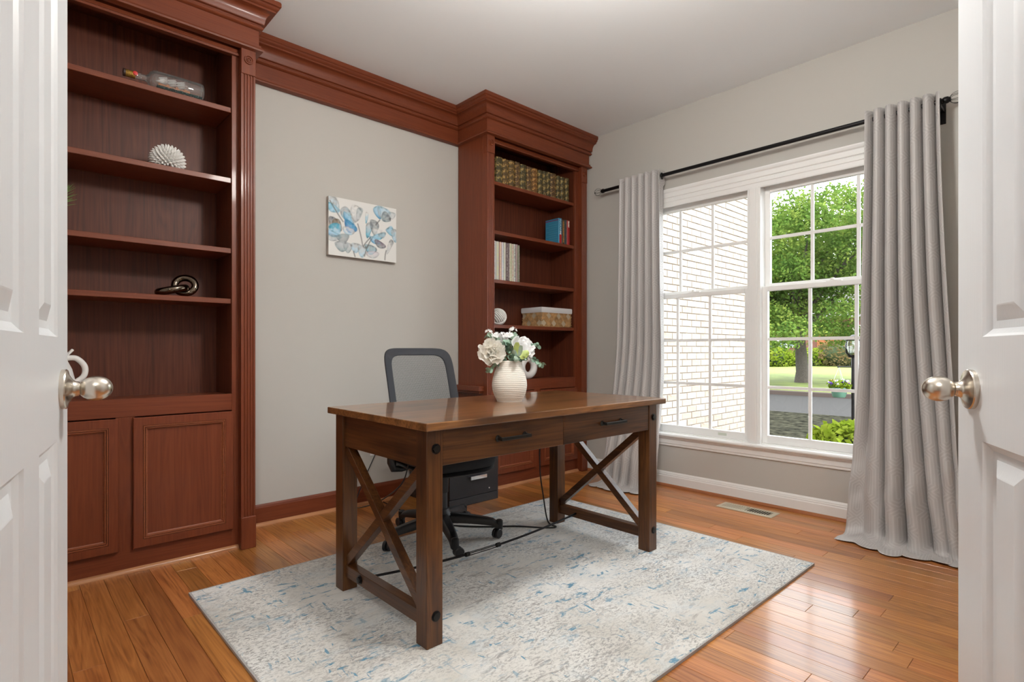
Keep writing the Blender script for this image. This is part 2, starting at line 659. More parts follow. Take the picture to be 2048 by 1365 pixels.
def curtain_mat():
    m, nt, b = mk('jacquard_curtain')
    uv = nd(nt, 'ShaderNodeUVMap')
    sx = nd(nt, 'ShaderNodeSeparateXYZ')
    lk(nt, uv, 'UV', sx, 'Vector')

    def ma(op, a, c=None, v=None):
        x = nd(nt, 'ShaderNodeMath', operation=op)
        if hasattr(a, 'outputs'):
            nt.links.new(a.outputs[0], x.inputs[0])
        elif not isinstance(a, (int, float)):
            nt.links.new(a, x.inputs[0])
        else:
            x.inputs[0].default_value = a
        if c is not None:
            if hasattr(c, 'outputs'):
                nt.links.new(c.outputs[0], x.inputs[1])
            else:
                x.inputs[1].default_value = c
        if v is not None:
            x.inputs[2].default_value = v
        return x
    # nested elongated hexagons: cells W x H in metres
    W, H = 0.125, 0.20
    cu = ma('DIVIDE', sx.outputs['X'], W)
    cv = ma('DIVIDE', sx.outputs['Y'], H)
    fl = ma('FLOOR', cu)
    par = ma('MODULO', fl, 2.0)
    sh = ma('MULTIPLY', par, 0.5)
    cv2 = ma('ADD', cv, sh)
    fu = ma('FRACT', cu)
    fv = ma('FRACT', cv2)
    du = ma('ABSOLUTE', ma('SUBTRACT', fu, 0.5))
    dv = ma('ABSOLUTE', ma('SUBTRACT', fv, 0.5))
    # pointed arch distance
    t = ma('ADD', ma('MULTIPLY', dv, 1.0 * H / W), ma('MULTIPLY', du, 0.55))
    d = ma('MAXIMUM', ma('MULTIPLY', du, 1.0), ma('SUBTRACT', t, 0.40))
    st = ma('PINGPONG', ma('MULTIPLY', d, 7.0), 0.5)
    ln = ma('GREATER_THAN', st, 0.30)
    mx = nd(nt, 'ShaderNodeMix', data_type='RGBA')
    lk(nt, ln, 'Value', mx, 'Factor')
    mx.inputs['A'].default_value = (0.455, 0.435, 0.428, 1)
    mx.inputs['B'].default_value = (0.515, 0.497, 0.49, 1)
    nt.links.new(mx.outputs['Result'], b.inputs['Base Color'])
    rr = nd(nt, 'ShaderNodeMapRange')
    rr.inputs['To Min'].default_value = 0.55
    rr.inputs['To Max'].default_value = 0.40
    lk(nt, ln, 'Value', rr, 'Value')
    lk(nt, rr, 'Result', b, 'Roughness')
    b.inputs['Sheen Weight'].default_value = 0.3
    b.inputs['Sheen Roughness'].default_value = 0.4
    return m


# ------------------------------------------------------------------ room shell
WX, WY = 3.59, 3.26       # window wall face, bookcase wall face
XL, YN = -0.15, -0.15     # the other two walls

# floor slab with planks
floor = build('floor', MB().box(-3.2, WX + 0.14, -3.2, WY + 0.14, -0.12, -0.010), shoe_oak_y)
struct(floor, 'orange oak strip floor with glossy finish', 'floor')


def planks():
    w = 0.083
    x = XL - 0.02
    i = 0
    while x < WX:
        x1 = min(x + w, WX)
        y = YN - 0.1 - rnd.random() * 0.9
        while y < WY:
            L = rnd.uniform(0.55, 1.55)
            y0, y1 = max(y, YN - 0.1), min(y + L, WY)
            if y1 - y0 > 0.03:
                g = 0.0004
                cx, cy = (x + x1) / 2, (y0 + y1) / 2
                a, c = (x1 - x) / 2 - g, (y1 - y0) / 2 - g
                k = 0.0008
                vs = [(-a, -c, -0.009), (a, -c, -0.009), (a, c, -0.009), (-a, c, -0.009),
                      (-a, -c, -0.0012), (a, -c, -0.0012), (a, c, -0.0012), (-a, c, -0.0012),
                      (-a + k, -c + k, 0), (a - k, -c + k, 0), (a - k, c - k, 0), (-a + k, c - k, 0)]
                fs = [(0, 3, 2, 1), (8, 9, 10, 11)]
                for q in range(4):
                    r = (q + 1) % 4
                    fs += [(q, r, 4 + r, 4 + q), (4 + q, 4 + r, 8 + r, 8 + q)]
                me = bpy.data.meshes.new('plank')
                me.from_pydata(vs, [], fs)
                me.materials.append(floor_oak)
                o = bpy.data.objects.new('plank', me)
                COL.objects.link(o)
                o.parent = floor
                o.location = (cx, cy, 0)
            y += L
        x += w
        i += 1


planks()

ceiling = struct(build('ceiling', MB().box(-3.2, WX + 0.14, -3.2, WY + 0.14, CEIL, CEIL + 0.12), ceil_paint), 'smooth white ceiling', 'ceiling')
wall_back = struct(build('wall_back', MB().box(XL - 0.14, WX + 0.14, WY, WY + 0.14, 0, CEIL), wall_paint), 'greige painted wall between the two bookcases', 'wall')
# window wall with its opening
OY0, OY1, OZ0, OZ1 = 0.68, 2.426, 0.36, 2.06
mb = MB()
mb.box(WX, WX + 0.14, YN - 0.14, OY0, 0, CEIL)
mb.box(WX, WX + 0.14, OY1, WY + 0.14, 0, CEIL)
mb.box(WX, WX + 0.14, OY0, OY1, 0, OZ0)
mb.box(WX, WX + 0.14, OY0, OY1, OZ1, CEIL)
wall_right = struct(build('wall_right', mb, wall_paint, fix=False), 'greige painted wall with the double window', 'wall')
struct(build('wall_left', MB().box(XL - 0.14, XL, 0.60, WY, 0, CEIL), wall_paint), 'greige side wall behind the left bookcase end', 'wall')
struct(build('wall_front', MB().box(0.62, WX, YN - 0.14, YN, 0, CEIL), wall_paint), 'greige wall on the near side of the room', 'wall')
# diagonal entry wall with a doorway
mb = MB()
for (a, c, z0, z1) in ((-1.7, -0.475, 0, CEIL), (0.575, 1.7, 0, CEIL), (-0.475, 0.575, 2.06, CEIL)):
    q = [diag(a, 0.32), diag(c, 0.32), diag(c, 0.44), diag(a, 0.44)]
    mb.prism([(p.x, p.y) for p in q], lambda p, r, z: (p, r, z), z0, z1)
struct(build('wall_entry', mb, wall_paint), 'diagonal entry wall with the double doorway', 'wall')
# hall behind the doorway
mb = MB()
for (a, c, d0, d1) in ((-1.7, -1.6, -2.6, 0.32), (1.6, 1.7, -2.6, 0.32), (-1.7, 1.7, -2.7, -2.6)):
    q = [diag(a, d0), diag(c, d0), diag(c, d1), diag(a, d1)]
    mb.prism([(p.x, p.y) for p in q], lambda p, r, z: (p, r, z), 0, CEIL)
struct(build('wall_hall', mb, wall_paint), 'plain walls of the entrance hall behind the doorway', 'wall')

# baseboards
prof_cherry = [(0, 0), (0.014, 0), (0.014, 0.10), (0.010, 0.112), (0.004, 0.12), (0, 0.12)]
bb = struct(build('baseboard_back', MB().sweep([(0.95, WY), (2.48, WY)], prof_cherry), cherry_x), 'cherry baseboard under the greige wall', 'baseboard')
shoe = [(0.0, 0.0), (0.016, 0.0), (0.0155, 0.006), (0.012, 0.012), (0.006, 0.017), (0, 0.019)]
build('shoe_moulding', MB().sweep([(0.95, WY - 0.014), (2.48, WY - 0.014)], shoe), shoe_oak_x, bb, smooth=50)
prof_white = [(0, 0), (0.015, 0), (0.015, 0.072), (0.012, 0.078), (0.012, 0.085), (0.008, 0.089), (0.008, 0.094), (0.004, 0.1), (0, 0.106)]
bb = struct(build('baseboard_right', MB().sweep([(WX, 3.25), (WX, -0.14)], prof_white), trim_white), 'white moulded baseboard under the window', 'baseboard')
build('shoe_moulding', MB().sweep([(WX - 0.015, 3.25), (WX - 0.015, -0.14)], shoe), shoe_oak_y, bb, smooth=50)


# ------------------------------------------------------------------ crown profile
def crown_prof():
    p = [(-0.02, 2.495), (0.008, 2.495), (0.016, 2.498), (0.019, 2.505), (0.016, 2.513), (0.008, 2.517), (0.008, 2.527), (0, 2.531),
         (0, 2.602), (0.011, 2.604), (0.017, 2.611), (0.017, 2.619), (0.010, 2.624), (0.010, 2.629), (0.020, 2.632), (0.020, 2.638)]
    for i in range(7):
        a = i / 6 * PI / 2
        p.append((0.022 + 0.032 * (1 - math.cos(a)), 2.642 + 0.046 * math.sin(a)))
    p += [(0.062, 2.690), (0.062, 2.699), (0.068, 2.701), (0.074, 2.708), (0.074, 2.716), (0.082, 2.720), (0.082, 2.738), (0.079, CEIL), (-0.02, CEIL)]
    return p


CR = crown_prof()
trim_1 = struct(build('trim_1', MB().sweep([(0.962, 3.235), (2.463, 3.235)], CR), cherry_x, smooth=40), 'cherry frieze and crown moulding between the bookcases', 'moulding')


# ------------------------------------------------------------------ bookcases
def bookcase(label, X0, X1, shelf_z, left_ret, right_ret, clampx=None):
    t = thing('bookcase', label, 'bookcase', ((X0 + X1) / 2, 3.1, 0), 0, 'built-in cherry bookcases')
    YF, YB, PF = 2.965, 3.25, 2.922
    ia, ib = X0 + 0.098, X1 - 0.098          # clear opening
    HEAD = 2.466
    for xa, xb in ((X0, X0 + 0.022), (X1 - 0.022, X1)):
        build('side_panel', MB().box(xa, xb, YF + 0.018, YB, 0, 2.60), cherry_z, t)
    build('back_panel', MB().box(X0 + 0.022, X1 - 0.022, YB - 0.012, YB, 0, 2.60), cherry_shade, t)
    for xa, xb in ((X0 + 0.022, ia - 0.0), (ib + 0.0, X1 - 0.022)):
        build('inner_panel', MB().box(xa, xb, YF + 0.018, YB - 0.012, 0, 2.60), cherry_shade, t)
    # face frame: stiles, head, rails
    for xa, xb in ((X0, ia), (ib, X1)):
        build('stile', MB().box(xa, xb, YF, YF + 0.018, 0, 2.60), cherry_z, t, bevel=0.001)
    hd = MB().box(ia, ib, YF, YF + 0.018, HEAD, 2.60)
    build('head_rail', hd, cherry_x, t)
    build('top_panel', MB().box(ia, ib, YF + 0.018, YB - 0.012, 2.56, 2.58), cherry_shade, t)
    cv = [(0, HEAD - 0.002), (0.016, HEAD - 0.002), (0.020, HEAD + 0.006), (0.012, HEAD + 0.012), (0.010, HEAD + 0.030), (0, HEAD + 0.034)]
    build('head_moulding', MB().sweep([(X0 + 0.066, YF), (X1 - 0.066, YF)], cv), cherry_x, t, smooth=40)
    build('counter_rail', MB().box(ia, ib, YF, YF + 0.018, 0.694, 0.776), cherry_x, t, bevel=0.0015)
    build('counter', MB().box(ia, ib, YF + 0.018, YB - 0.012, 0.75, 0.770), cherry_x, t)
    build('base_rail', MB().box(ia, ib, YF, YF + 0.018, 0, 0.100), cherry_x, t)
    mid = (ia + ib) / 2
    build('center_stile', MB().box(mid - 0.035, mid + 0.035, YF, YF + 0.018, 0.100, 0.694), cherry_z, t)
    build('shoe_moulding', MB().sweep([(X0 + 0.068, YF), (X1 - 0.068, YF)], shoe), shoe_oak_x, t, smooth=50)
    for z in shelf_z:
        build('shelf', MB().box(ia + 0.001, ib - 0.001, YF + 0.010, YB - 0.013, z - 0.025, z), cherry_x, t, bevel=0.0015)
    # doors
    for da, db in ((X0 + 0.090, mid - 0.0265), (mid + 0.0265, X1 - 0.094)):
        fn = lambda a, c, h: (a, YF - h, c)
        z0, z1 = 0.105, 0.690
        d = build('cabinet_door', MB().ringrect(da, db, z0, z1, fn, [(0.0, 0.0005), (0, 0.017), (0.003, 0.020), (0.037, 0.020), (0.037, 0.001)], cap=False), cherry_z, t)
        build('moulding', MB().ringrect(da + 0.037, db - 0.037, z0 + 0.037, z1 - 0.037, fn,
              [(0, 0.0005), (0, 0.013), (0.002, 0.021), (0.006, 0.021), (0.007, 0.014), (0.009, 0.014), (0.010, 0.019), (0.013, 0.019), (0.016, 0.010), (0.019, 0.0085), (0.019, 0.0005)], cap=False), cherry_bead_highlight, d)
        build('panel', MB().ringrect(da + 0.056, db - 0.056, z0 + 0.056, z1 - 0.056, fn, [(0, 0.0005), (0, 0.007)]), cherry_z, d)
    # fluted pilasters
    for xa, xb in ((X0, X0 + 0.067), (X1 - 0.067, X1)):
        pts = [(xa, YF), (xb, YF), (xb, PF)]
        w = xb - xa
        ng = 4
        for k in range(ng - 1, -1, -1):
            c = xa + w * (k + 1) / (ng + 1)
            for q in range(7):
                a = PI * q / 6
                pts.append((c + 0.0042 * math.cos(a), PF + 0.0052 * math.sin(a)))
        pts.append((xa, PF))
        p = build('pilaster', MB().prism(pts, lambda a, c, h: (a, c, h), 0.16, 2.372), cherry_z, t, smooth=50)
        build('plinth_block', MB().box(xa - 0.002, xb + 0.002, PF - 0.008, YF, 0, 0.16), cherry_z, p, bevel=0.003)
        build('rosette_block', MB().box(xa - 0.001, xb + 0.001, PF - 0.005, YF, 2.372, 2.497), cherry_z, p, bevel=0.002)
        rx = (xa + xb) / 2
        M = Matrix.Translation((rx, PF - 0.005, 2.444)) @ Matrix.Rotation(PI / 2, 4, 'X')
        prof = [(0.0225, -0.001), (0.0225, 0.002), (0.0205, 0.007), (0.0180, 0.007), (0.0160, 0.0005), (0.0125, 0.0005), (0.0110, 0.0055), (0.0085, 0.0055), (0.0065, 0.001), (0.0045, 0.005), (0, 0.006)]
        build('rosette', MB().lathe(prof, 32, M), cherry_z, p)
    fx0, fx1, fy = X0 - 0.013, X1 + 0.013, PF - 0.013
    path = ([(fx0, 3.25)] if left_ret else []) + [(fx0, fy), (fx1, fy)] + ([(fx1, 3.25)] if right_ret else [])
    c = MB().sweep(path, CR)
    if clampx:
        c.v = [(min(p[0], clampx), p[1], p[2]) for p in c.v]
    build('crown', c, cherry_x, t, smooth=40)
    return t


SH = [2.205, 1.853, 1.502]
bc1 = bookcase('built-in cherry bookcase beside the open white door, holding a ship in a bottle', -0.128, 0.945, SH + [1.250], False, True)
bc2 = bookcase('built-in cherry bookcase in the corner by the window, holding rows of books', 2.478, 3.557, SH + [1.178], True, True, 3.588)
# small ledge on the side of the corner bookcase
build('side_ledge', MB().box(2.432, 2.478, 2.955, 3.255, 0.705, 0.742).box(2.442, 2.478, 2.965, 3.255, 0.690, 0.705), cherry_y, bc2, bevel=0.003)

# ------------------------------------------------------------------ windows
MY = 1.553


def window(name, y0, y1, label):
    w = semp(name, (WX + 0.05, (y0 + y1) / 2, 0.39), 0, label, 'window')
    # jamb frame (box lining)
    z0, z1 = 0.388, 2.058
    mb = MB()
    mb.box(WX - 0.006, WX + 0.135, y0 - 0.03, y0, z0, z1 + 0.02)
    mb.box(WX - 0.006, WX + 0.135, y1, y1 + 0.03, z0, z1 + 0.02)
    mb.box(WX - 0.006, WX + 0.135, y0, y1, z1, z1 + 0.02)
    mb.box(WX - 0.006, WX + 0.135, y0, y1, z0 - 0.02, z0 + 0.006)
    build('jamb', mb, vinyl_white, w, fix=False)

    def sash(nm, xa, xb, za, zb, rb, rt, rows):
        s = 0.036
        ga, gb, gz0, gz1 = y0 + s, y1 - s, za + rb, zb - rt
        m = MB()
        m.box(xa, xb, y0 + 0.001, ga, za, zb).box(xa, xb, gb, y1 - 0.001, za, zb)
        m.box(xa, xb, ga, gb, za, gz0).box(xa, xb, ga, gb, gz1, zb)
        so = build(nm, m, vinyl_white, w, bevel=0.002, fix=False)
        xm = (xa + xb) / 2
        cw = (gb - ga) / 3
        rh = (gz1 - gz0) / rows
        mw = 0.0095
        for k in (1, 2):
            build('muntin', MB().box(xm - 0.007, xm + 0.007, ga + cw * k - mw, ga + cw * k + mw, gz0, gz1), vinyl_white, so, bevel=0.002)
        for k in range(1, rows):
            for c in range(3):
                a = ga + cw * c + (mw if c > 0 else 0)
                b_ = ga + cw * (c + 1) - (mw if c < 2 else 0)
                build('muntin', MB().box(xm - 0.007, xm + 0.007, a, b_, gz0 + rh * k - mw, gz0 + rh * k + mw), vinyl_white, so)
        for r in range(rows):
            for c in range(3):
                a = ga + cw * c + (mw if c > 0 else 0)
                b_ = ga + cw * (c + 1) - (mw if c < 2 else 0)
                q0 = gz0 + rh * r + (mw if r > 0 else 0)
                q1 = gz0 + rh * (r + 1) - (mw if r < rows - 1 else 0)
                build('pane', MB().add([(xm, a, q0), (xm, b_, q0), (xm, b_, q1), (xm, a, q1)], [(0, 1, 2, 3)]), pane_glass, so, fix=False)
        return so
    sash('upper_sash', WX + 0.062, WX + 0.092, 1.395, z1, 0.03, 0.042, 2)
    lo = sash('lower_sash', WX + 0.022, WX + 0.054, z0 + 0.006, 1.404, 0.052, 0.030, 3)
    ym = (y0 + y1) / 2
    # sash lock on the meeting rail
    lock = MB().box(WX + 0.024, WX + 0.050, ym - 0.05, ym + 0.035, 1.404, 1.411)
    lock.lathe([(0.013, 0), (0.013, 0.008), (0.009, 0.014), (0, 0.015)], 14, Matrix.Translation((WX + 0.037, ym, 1.411)))
    build('sash_lock', lock, vinyl_white, lo, bevel=0.002)
    build('sash_lift', MB().box(WX + 0.0205, WX + 0.0225, ym - 0.25, ym - 0.19, 0.412, 0.430), plain('pale_sage_plastic', (0.62, 0.66, 0.58), 0.5), lo)
    return w


window('window_1', 1.591, 2.411, 'white double-hung window looking onto the pale brick wall')
window('window_2', 0.695, 1.515, 'white double-hung window looking onto the green tree')
# casing, mullion, stool and apron
casing = semp('trim_2', (WX, MY, 0.39), 0, 'white window casing with wide moulded head', 'window trim')
hp = [(0.0, 2.040), (0.012, 2.040), (0.014, 2.046), (0.014, 2.072), (0.018, 2.076), (0.018, 2.098), (0.014, 2.102), (0.022, 2.108), (0.022, 2.138), (0.030, 2.146), (0.034, 2.158), (0.034, 2.166), (0.0, 2.166)]
build('head_casing', MB().sweep([(WX, 2.515), (WX, 0.59)], hp), trim_white, casing)
for a, c in ((2.405, 2.505), (0.60, 0.701)):
    m = MB().box(WX - 0.014, WX, a, c, 0.388, 2.04)
    m.box(WX - 0.022, WX - 0.014, (a + 0.075 if a > 1 else a), (c if a > 1 else c - 0.075), 0.388, 2.04)
    build('side_casing', m, trim_white, casing, bevel=0.002, fix=False)
m = MB().box(WX - 0.012, WX + 0.10, 1.511, 1.595, 0.388, 2.045)
m.box(WX - 0.018, WX - 0.012, 1.523, 1.583, 0.388, 2.045)
m.box(WX - 0.022, WX - 0.018, 1.535, 1.571, 0.388, 2.045)
build('mullion', m, trim_white, casing, bevel=0.0015, fix=False)
build('stool', MB().sweep([(WX, 2.53), (WX, 0.575)], [(-0.09, 0.360), (0.030, 0.360), (0.040, 0.364), (0.046, 0.372), (0.046, 0.380), (0.042, 0.387), (0.036, 0.389), (-0.09, 0.389)]), trim_white, casing)
build('apron', MB().sweep([(WX, 2.505), (WX, 0.60)], [(0, 0.296), (0.008, 0.296), (0.012, 0.300), (0.012, 0.312), (0.016, 0.316), (0.016, 0.345), (0.026, 0.352), (0.026, 0.360), (0, 0.360)]), trim_white, casing)


# ------------------------------------------------------------------ doors
def door(name, free, hinge, hand, label):
    """door leaf; local x runs from the free edge to the hinge, +y is the face seen from the doorway."""
    dv = (hinge - free)
    ang = math.atan2(dv.y, dv.x)
    d = semp(name, (free.x, free.y, 0), ang, label, 'door')
    W, H, T = 0.60, 2.03, 0.035
    z0 = 0.008
    st = 0.102
    ml = 0.095
    pw = (W - 2 * st - ml) / 2
    rails = [(z0, 0.24), (0.846, 1.012), (1.60, 1.70), (1.925, H)]
    cols = [(st, st + pw), (st + pw + ml, W - st)]
    # leaf with holes: stiles, mullion, rails in one mesh
    m = MB()
    y0, y1 = (0, -T) if hand > 0 else (0, T)
    ya, yb = min(y0, y1), max(y0, y1)
    for a, c in ((0, st), (W - st, W), (st + pw, st + pw + ml)):
        m.box(a, c, ya, yb, z0, H)
    for q0, q1 in rails:
        for a, c in cols:
            m.box(a, c, ya, yb, q0, q1)
    build('leaf', m, door_paint, d, world=False, fix=False)
    for i in range(3):
        q0, q1 = rails[i][1], rails[i + 1][0]
        for a, c in cols:
            pm = MB()
            prof = [(0, 0), (0.004, -0.004), (0.012, -0.0095), (0.024, -0.0100), (0.046, -0.0020), (0.048, -0.0015)]
            s = 1 if hand > 0 else -1
            pm.ringrect(a, c, q0, q1, lambda p, r, h: (p, s * h, r), prof)
            pm.ringrect(a, c, q0, q1, lambda p, r, h: (p, -s * (T + h), r), prof)
            build('panel', pm, door_paint, d, world=False)
    s = 1 if hand > 0 else -1
    M = Matrix.Translation((0.062, 0, 0.926)) @ Matrix.Rotation(-s * PI / 2, 4, 'X')
    rose = [(0.0, 0.0), (0.0328, 0.0), (0.0332, 0.006), (0.0320, 0.0078), (0.026, 0.009), (0.021, 0.0115), (0.0155, 0.015), (0.0128, 0.018), (0.0120, 0.023), (0.0, 0.023)]
    ks = build('knob_rose', MB().lathe(rose, 36, M), nickel, d, world=False, smooth=35)
    egg = [(0.0, 0.020), (0.0108, 0.020), (0.0108, 0.0225)]
    for i in range(0, 19):
        a = PI * (0.165 + 0.835 * i / 18)
        egg.append((0.0212 * math.sin(a) * (1 - 0.03 * math.cos(a)), 0.0455 - 0.0242 * math.cos(a)))
    egg[-1] = (0.0, egg[-1][1])
    build('knob', MB().lathe(egg, 40, M), nickel, ks, world=False, smooth=50)
    build('latch_plate', MB().box(-0.0012, 0.001, (-T * 0.5 - 0.0125) if s > 0 else (T * 0.5 - 0.0125), (-T * 0.5 + 0.0125) if s > 0 else (T * 0.5 + 0.0125), 0.897, 0.955), nickel, d, world=False)
    for hz in (0.2, 1.0, 1.82):
        build('hinge', MB().box(W - 0.001, W + 0.004, -0.02, 0.02, hz, hz + 0.09), nickel, d, world=False)
    return d


def door_paint_mat():
    m, nt, b = mk('white_door_paint')
    tc = nd(nt, 'ShaderNodeTexCoord')
    mp = nd(nt, 'ShaderNodeMapping')
    mp.inputs['Scale'].default_value = (220, 220, 6)
    lk(nt, tc, 'Object', mp, 'Vector')
    n = nd(nt, 'ShaderNodeTexNoise')
    n.inputs['Scale'].default_value = 1.0
    n.inputs['Detail'].default_value = 3
    lk(nt, mp, 'Vector', n, 'Vector')
    bp = nd(nt, 'ShaderNodeBump')
    bp.inputs['Strength'].default_value = 0.35
    bp.inputs['Distance'].default_value = 0.0006
    lk(nt, n, 'Fac', bp, 'Height')
    lk(nt, bp, 'Normal', b, 'Normal')
    b.inputs['Base Color'].default_value = (0.665, 0.69, 0.715, 1)
    b.inputs['Roughness'].default_value = 0.35
    return m


door_paint = door_paint_mat()
fl = diag(-0.782, 0.97)
door('door_1', fl, fl + (RT * 0.53 - FW * 0.848), 1, 'white six-panel door standing open beside the bookcase')
fr = diag(0.785, 0.97)
door('door_2', fr, fr - (RT * 0.376 + FW * 0.9265), -1, 'white six-panel door standing open beside the curtain')

# ------------------------------------------------------------------ rug
RZ = 0.011
rug_t = thing('area_rug', 'cream and blue distressed area rug under the desk', 'rug', (1.655, 1.72, 0))
build('pile', MB().box(0.565, 2.745, 0.92, 2.52, 0.001, RZ), rug_mat(), rug_t, bevel=0.003, seg=2)
bind = MB().sweep([(0.563, 0.918), (0.563, 2.522), (2.747, 2.522), (2.747, 0.918)], [(-0.004, 0.0005), (0.003, 0.0005), (0.004, 0.005), (0.002, 0.0095), (-0.004, 0.0105)], closed=True)
build('binding', bind, plain('grey_rug_binding', (0.40, 0.39, 0.38), 0.9, bump=0.3, bscale=900), rug_t, fix=True)


# ------------------------------------------------------------------ desk
def desk():
    t = thing('desk', 'dark walnut writing desk with X-brace ends and two drawers', 'desk', (1.70, 1.84, RZ))
    X0, X1, Y0, Y1 = 1.02, 2.372, 1.507, 2.172
    TZ = 0.757
    L = 0.064
    top = MB().box(0.998, 2.405, 1.474, 2.205, TZ - 0.027, TZ)
    build('desk_top', top, desk_top_m, t, bevel=0.0035, seg=2)
    zb = TZ - 0.027
    legs = []
    for lx in (X0, X1 - L):
        for ly in (Y0, Y1 - L):
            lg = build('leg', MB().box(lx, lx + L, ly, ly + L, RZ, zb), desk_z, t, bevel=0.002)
            legs.append((lg, lx, ly))
    hexp = [(0.0, 0.0), (0.0135, 0.0), (0.0135, 0.0015)]
    for lg, lx, ly in legs:
        if ly > 1.9:
            continue
        for z in (0.665, 0.112):
            M = Matrix.Translation((lx + L / 2 + 0.004, ly, z)) @ Matrix.Rotation(PI / 2, 4, 'X')
            build('bolt_washer', MB().lathe([(0.0, -0.001), (0.0175, -0.001), (0.0175, 0.0018), (0.0, 0.0024)], 24, M), black_metal, lg)
            build('bolt_head', MB().lathe([(0.0, 0.001), (0.0145, 0.001), (0.0138, 0.0065), (0.0, 0.007)], 6, M), iron, lg)
    ab = 0.605
    # aprons
    for lx, nm in ((X0 + 0.010, 'l'), (X1 - 0.010 - 0.02, 'r')):
        build('end_apron', MB().box(lx, lx + 0.02, Y0 + L, Y1 - L, ab - 0.005, zb), desk_y, t)
    build('back_apron', MB().box(X0 + L, X1 - L, Y1 - 0.03, Y1 - 0.012, ab, zb), desk_x, t)
    build('drawer_box', MB().box(X0 + L, X1 - L, Y0 + 0.024, Y0 + 0.44, ab + 0.01, zb), desk_x, t)
    # drawers
    xm = 1.690
    for xa, xb in ((X0 + L + 0.0015, xm - 0.0012), (xm + 0.0012, X1 - L - 0.0015)):
        d = build('drawer', MB().box(xa, xb, Y0 + 0.003, Y0 + 0.024, ab, zb - 0.002), desk_x, t, bevel=0.0015)
        c = (xa + xb) / 2 + 0.012
        hz = 0.670
        h = MB()
        for sx in (-1, 1):
            M = Matrix.Translation((c + sx * 0.068, Y0 + 0.003, hz)) @ Matrix.Rotation(PI / 2, 4, 'X')
            h.lathe([(0.0, 0.0), (0.0125, 0.0), (0.0125, 0.003), (0.008, 0.008), (0.0065, 0.024), (0.0, 0.026)], 12, M)
        h.box(c - 0.076, c + 0.076, Y0 - 0.030, Y0 - 0.020, hz - 0.006, hz + 0.006)
        build('handle', h, iron, d, bevel=0.0012)
    # X braces and rails on each end
    for lx in (X0 + 0.012, X1 - 0.012 - 0.038):
        xa, xb = lx, lx + 0.038
        ya, yb = Y0 + L, Y1 - L
        rb, rt = 0.069, 0.118
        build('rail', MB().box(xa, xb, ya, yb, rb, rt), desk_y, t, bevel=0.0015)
        w = 0.042
        for s in (0, 1):
            p0 = (ya + 0.002, rt + w * 0.55) if s == 0 else (yb - 0.002, rt + w * 0.55)
            p1 = (yb - 0.002, ab - w * 0.55) if s == 0 else (ya + 0.002, ab - w * 0.55)
            dy, dz = p1[0] - p0[0], p1[1] - p0[1]
            ln = math.hypot(dy, dz)
            n = (-dz / ln * w * 0.62, dy / ln * w * 0.62)
            e = (dy / ln * 0.014, dz / ln * 0.014)
            q = [(p0[0] - e[0] + n[0], p0[1] - e[1] + n[1]), (p0[0] - e[0] - n[0], p0[1] - e[1] - n[1]),
                 (p1[0] + e[0] - n[0], p1[1] + e[1] - n[1]), (p1[0] + e[0] + n[0], p1[1] + e[1] + n[1])]
            q = [(max(ya + 0.0003, min(yb - 0.0003, a)), max(rt - 0.004, min(ab + 0.004, c))) for a, c in q]
            i0 = xa + (0.001 if s == 0 else 0.0025)
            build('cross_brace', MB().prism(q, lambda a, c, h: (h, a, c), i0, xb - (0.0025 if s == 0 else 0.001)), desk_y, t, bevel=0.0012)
        M = Matrix.Translation((xa if lx < 1.5 else xb, 1.985, 0.094)) @ Matrix.Rotation((-PI / 2) if lx < 1.5 else PI / 2, 4, 'Y')
        build('rod_nut', MB().lathe([(0.0, -0.001), (0.018, -0.001), (0.018, 0.002), (0.013, 0.0025), (0.013, 0.010), (0.0, 0.011)], 8, M), black_metal, t)
    # iron tie rod with a centre turnbuckle
    zr = 0.094
    A = Vector((X0 + 0.05, 1.985, zr))
    B = Vector((X1 - 0.05, 1.985, zr))

    def rp(u):
        p = A.lerp(B, u)
        p.z -= 0.036 * (1 - (2 * u - 1) ** 2)
        return p
    rod = MB().tube([rp(u / 12 * 0.40) for u in range(13)], 0.0055, 8)
    rod.tube([rp(0.54 + u / 12 * 0.46) for u in range(13)], 0.0055, 8)
    tr = build('tie_rod', rod, black_metal, t, smooth=40)
    tb = MB()
    for k in range(3):
        a = 2 * PI * k / 3 + 0.5
        o = Vector((0, math.cos(a), math.sin(a))) * 0.0075
        tb.tube([rp(0.39 + 0.16 * i / 6) + o for i in range(7)], 0.0022, 6)
    for u in (0.395, 0.545):
        tb.tube([rp(u - 0.008), rp(u + 0.008)], 0.0105, 10)
    build('turnbuckle', tb, iron, tr, smooth=40)
    return t


desk()


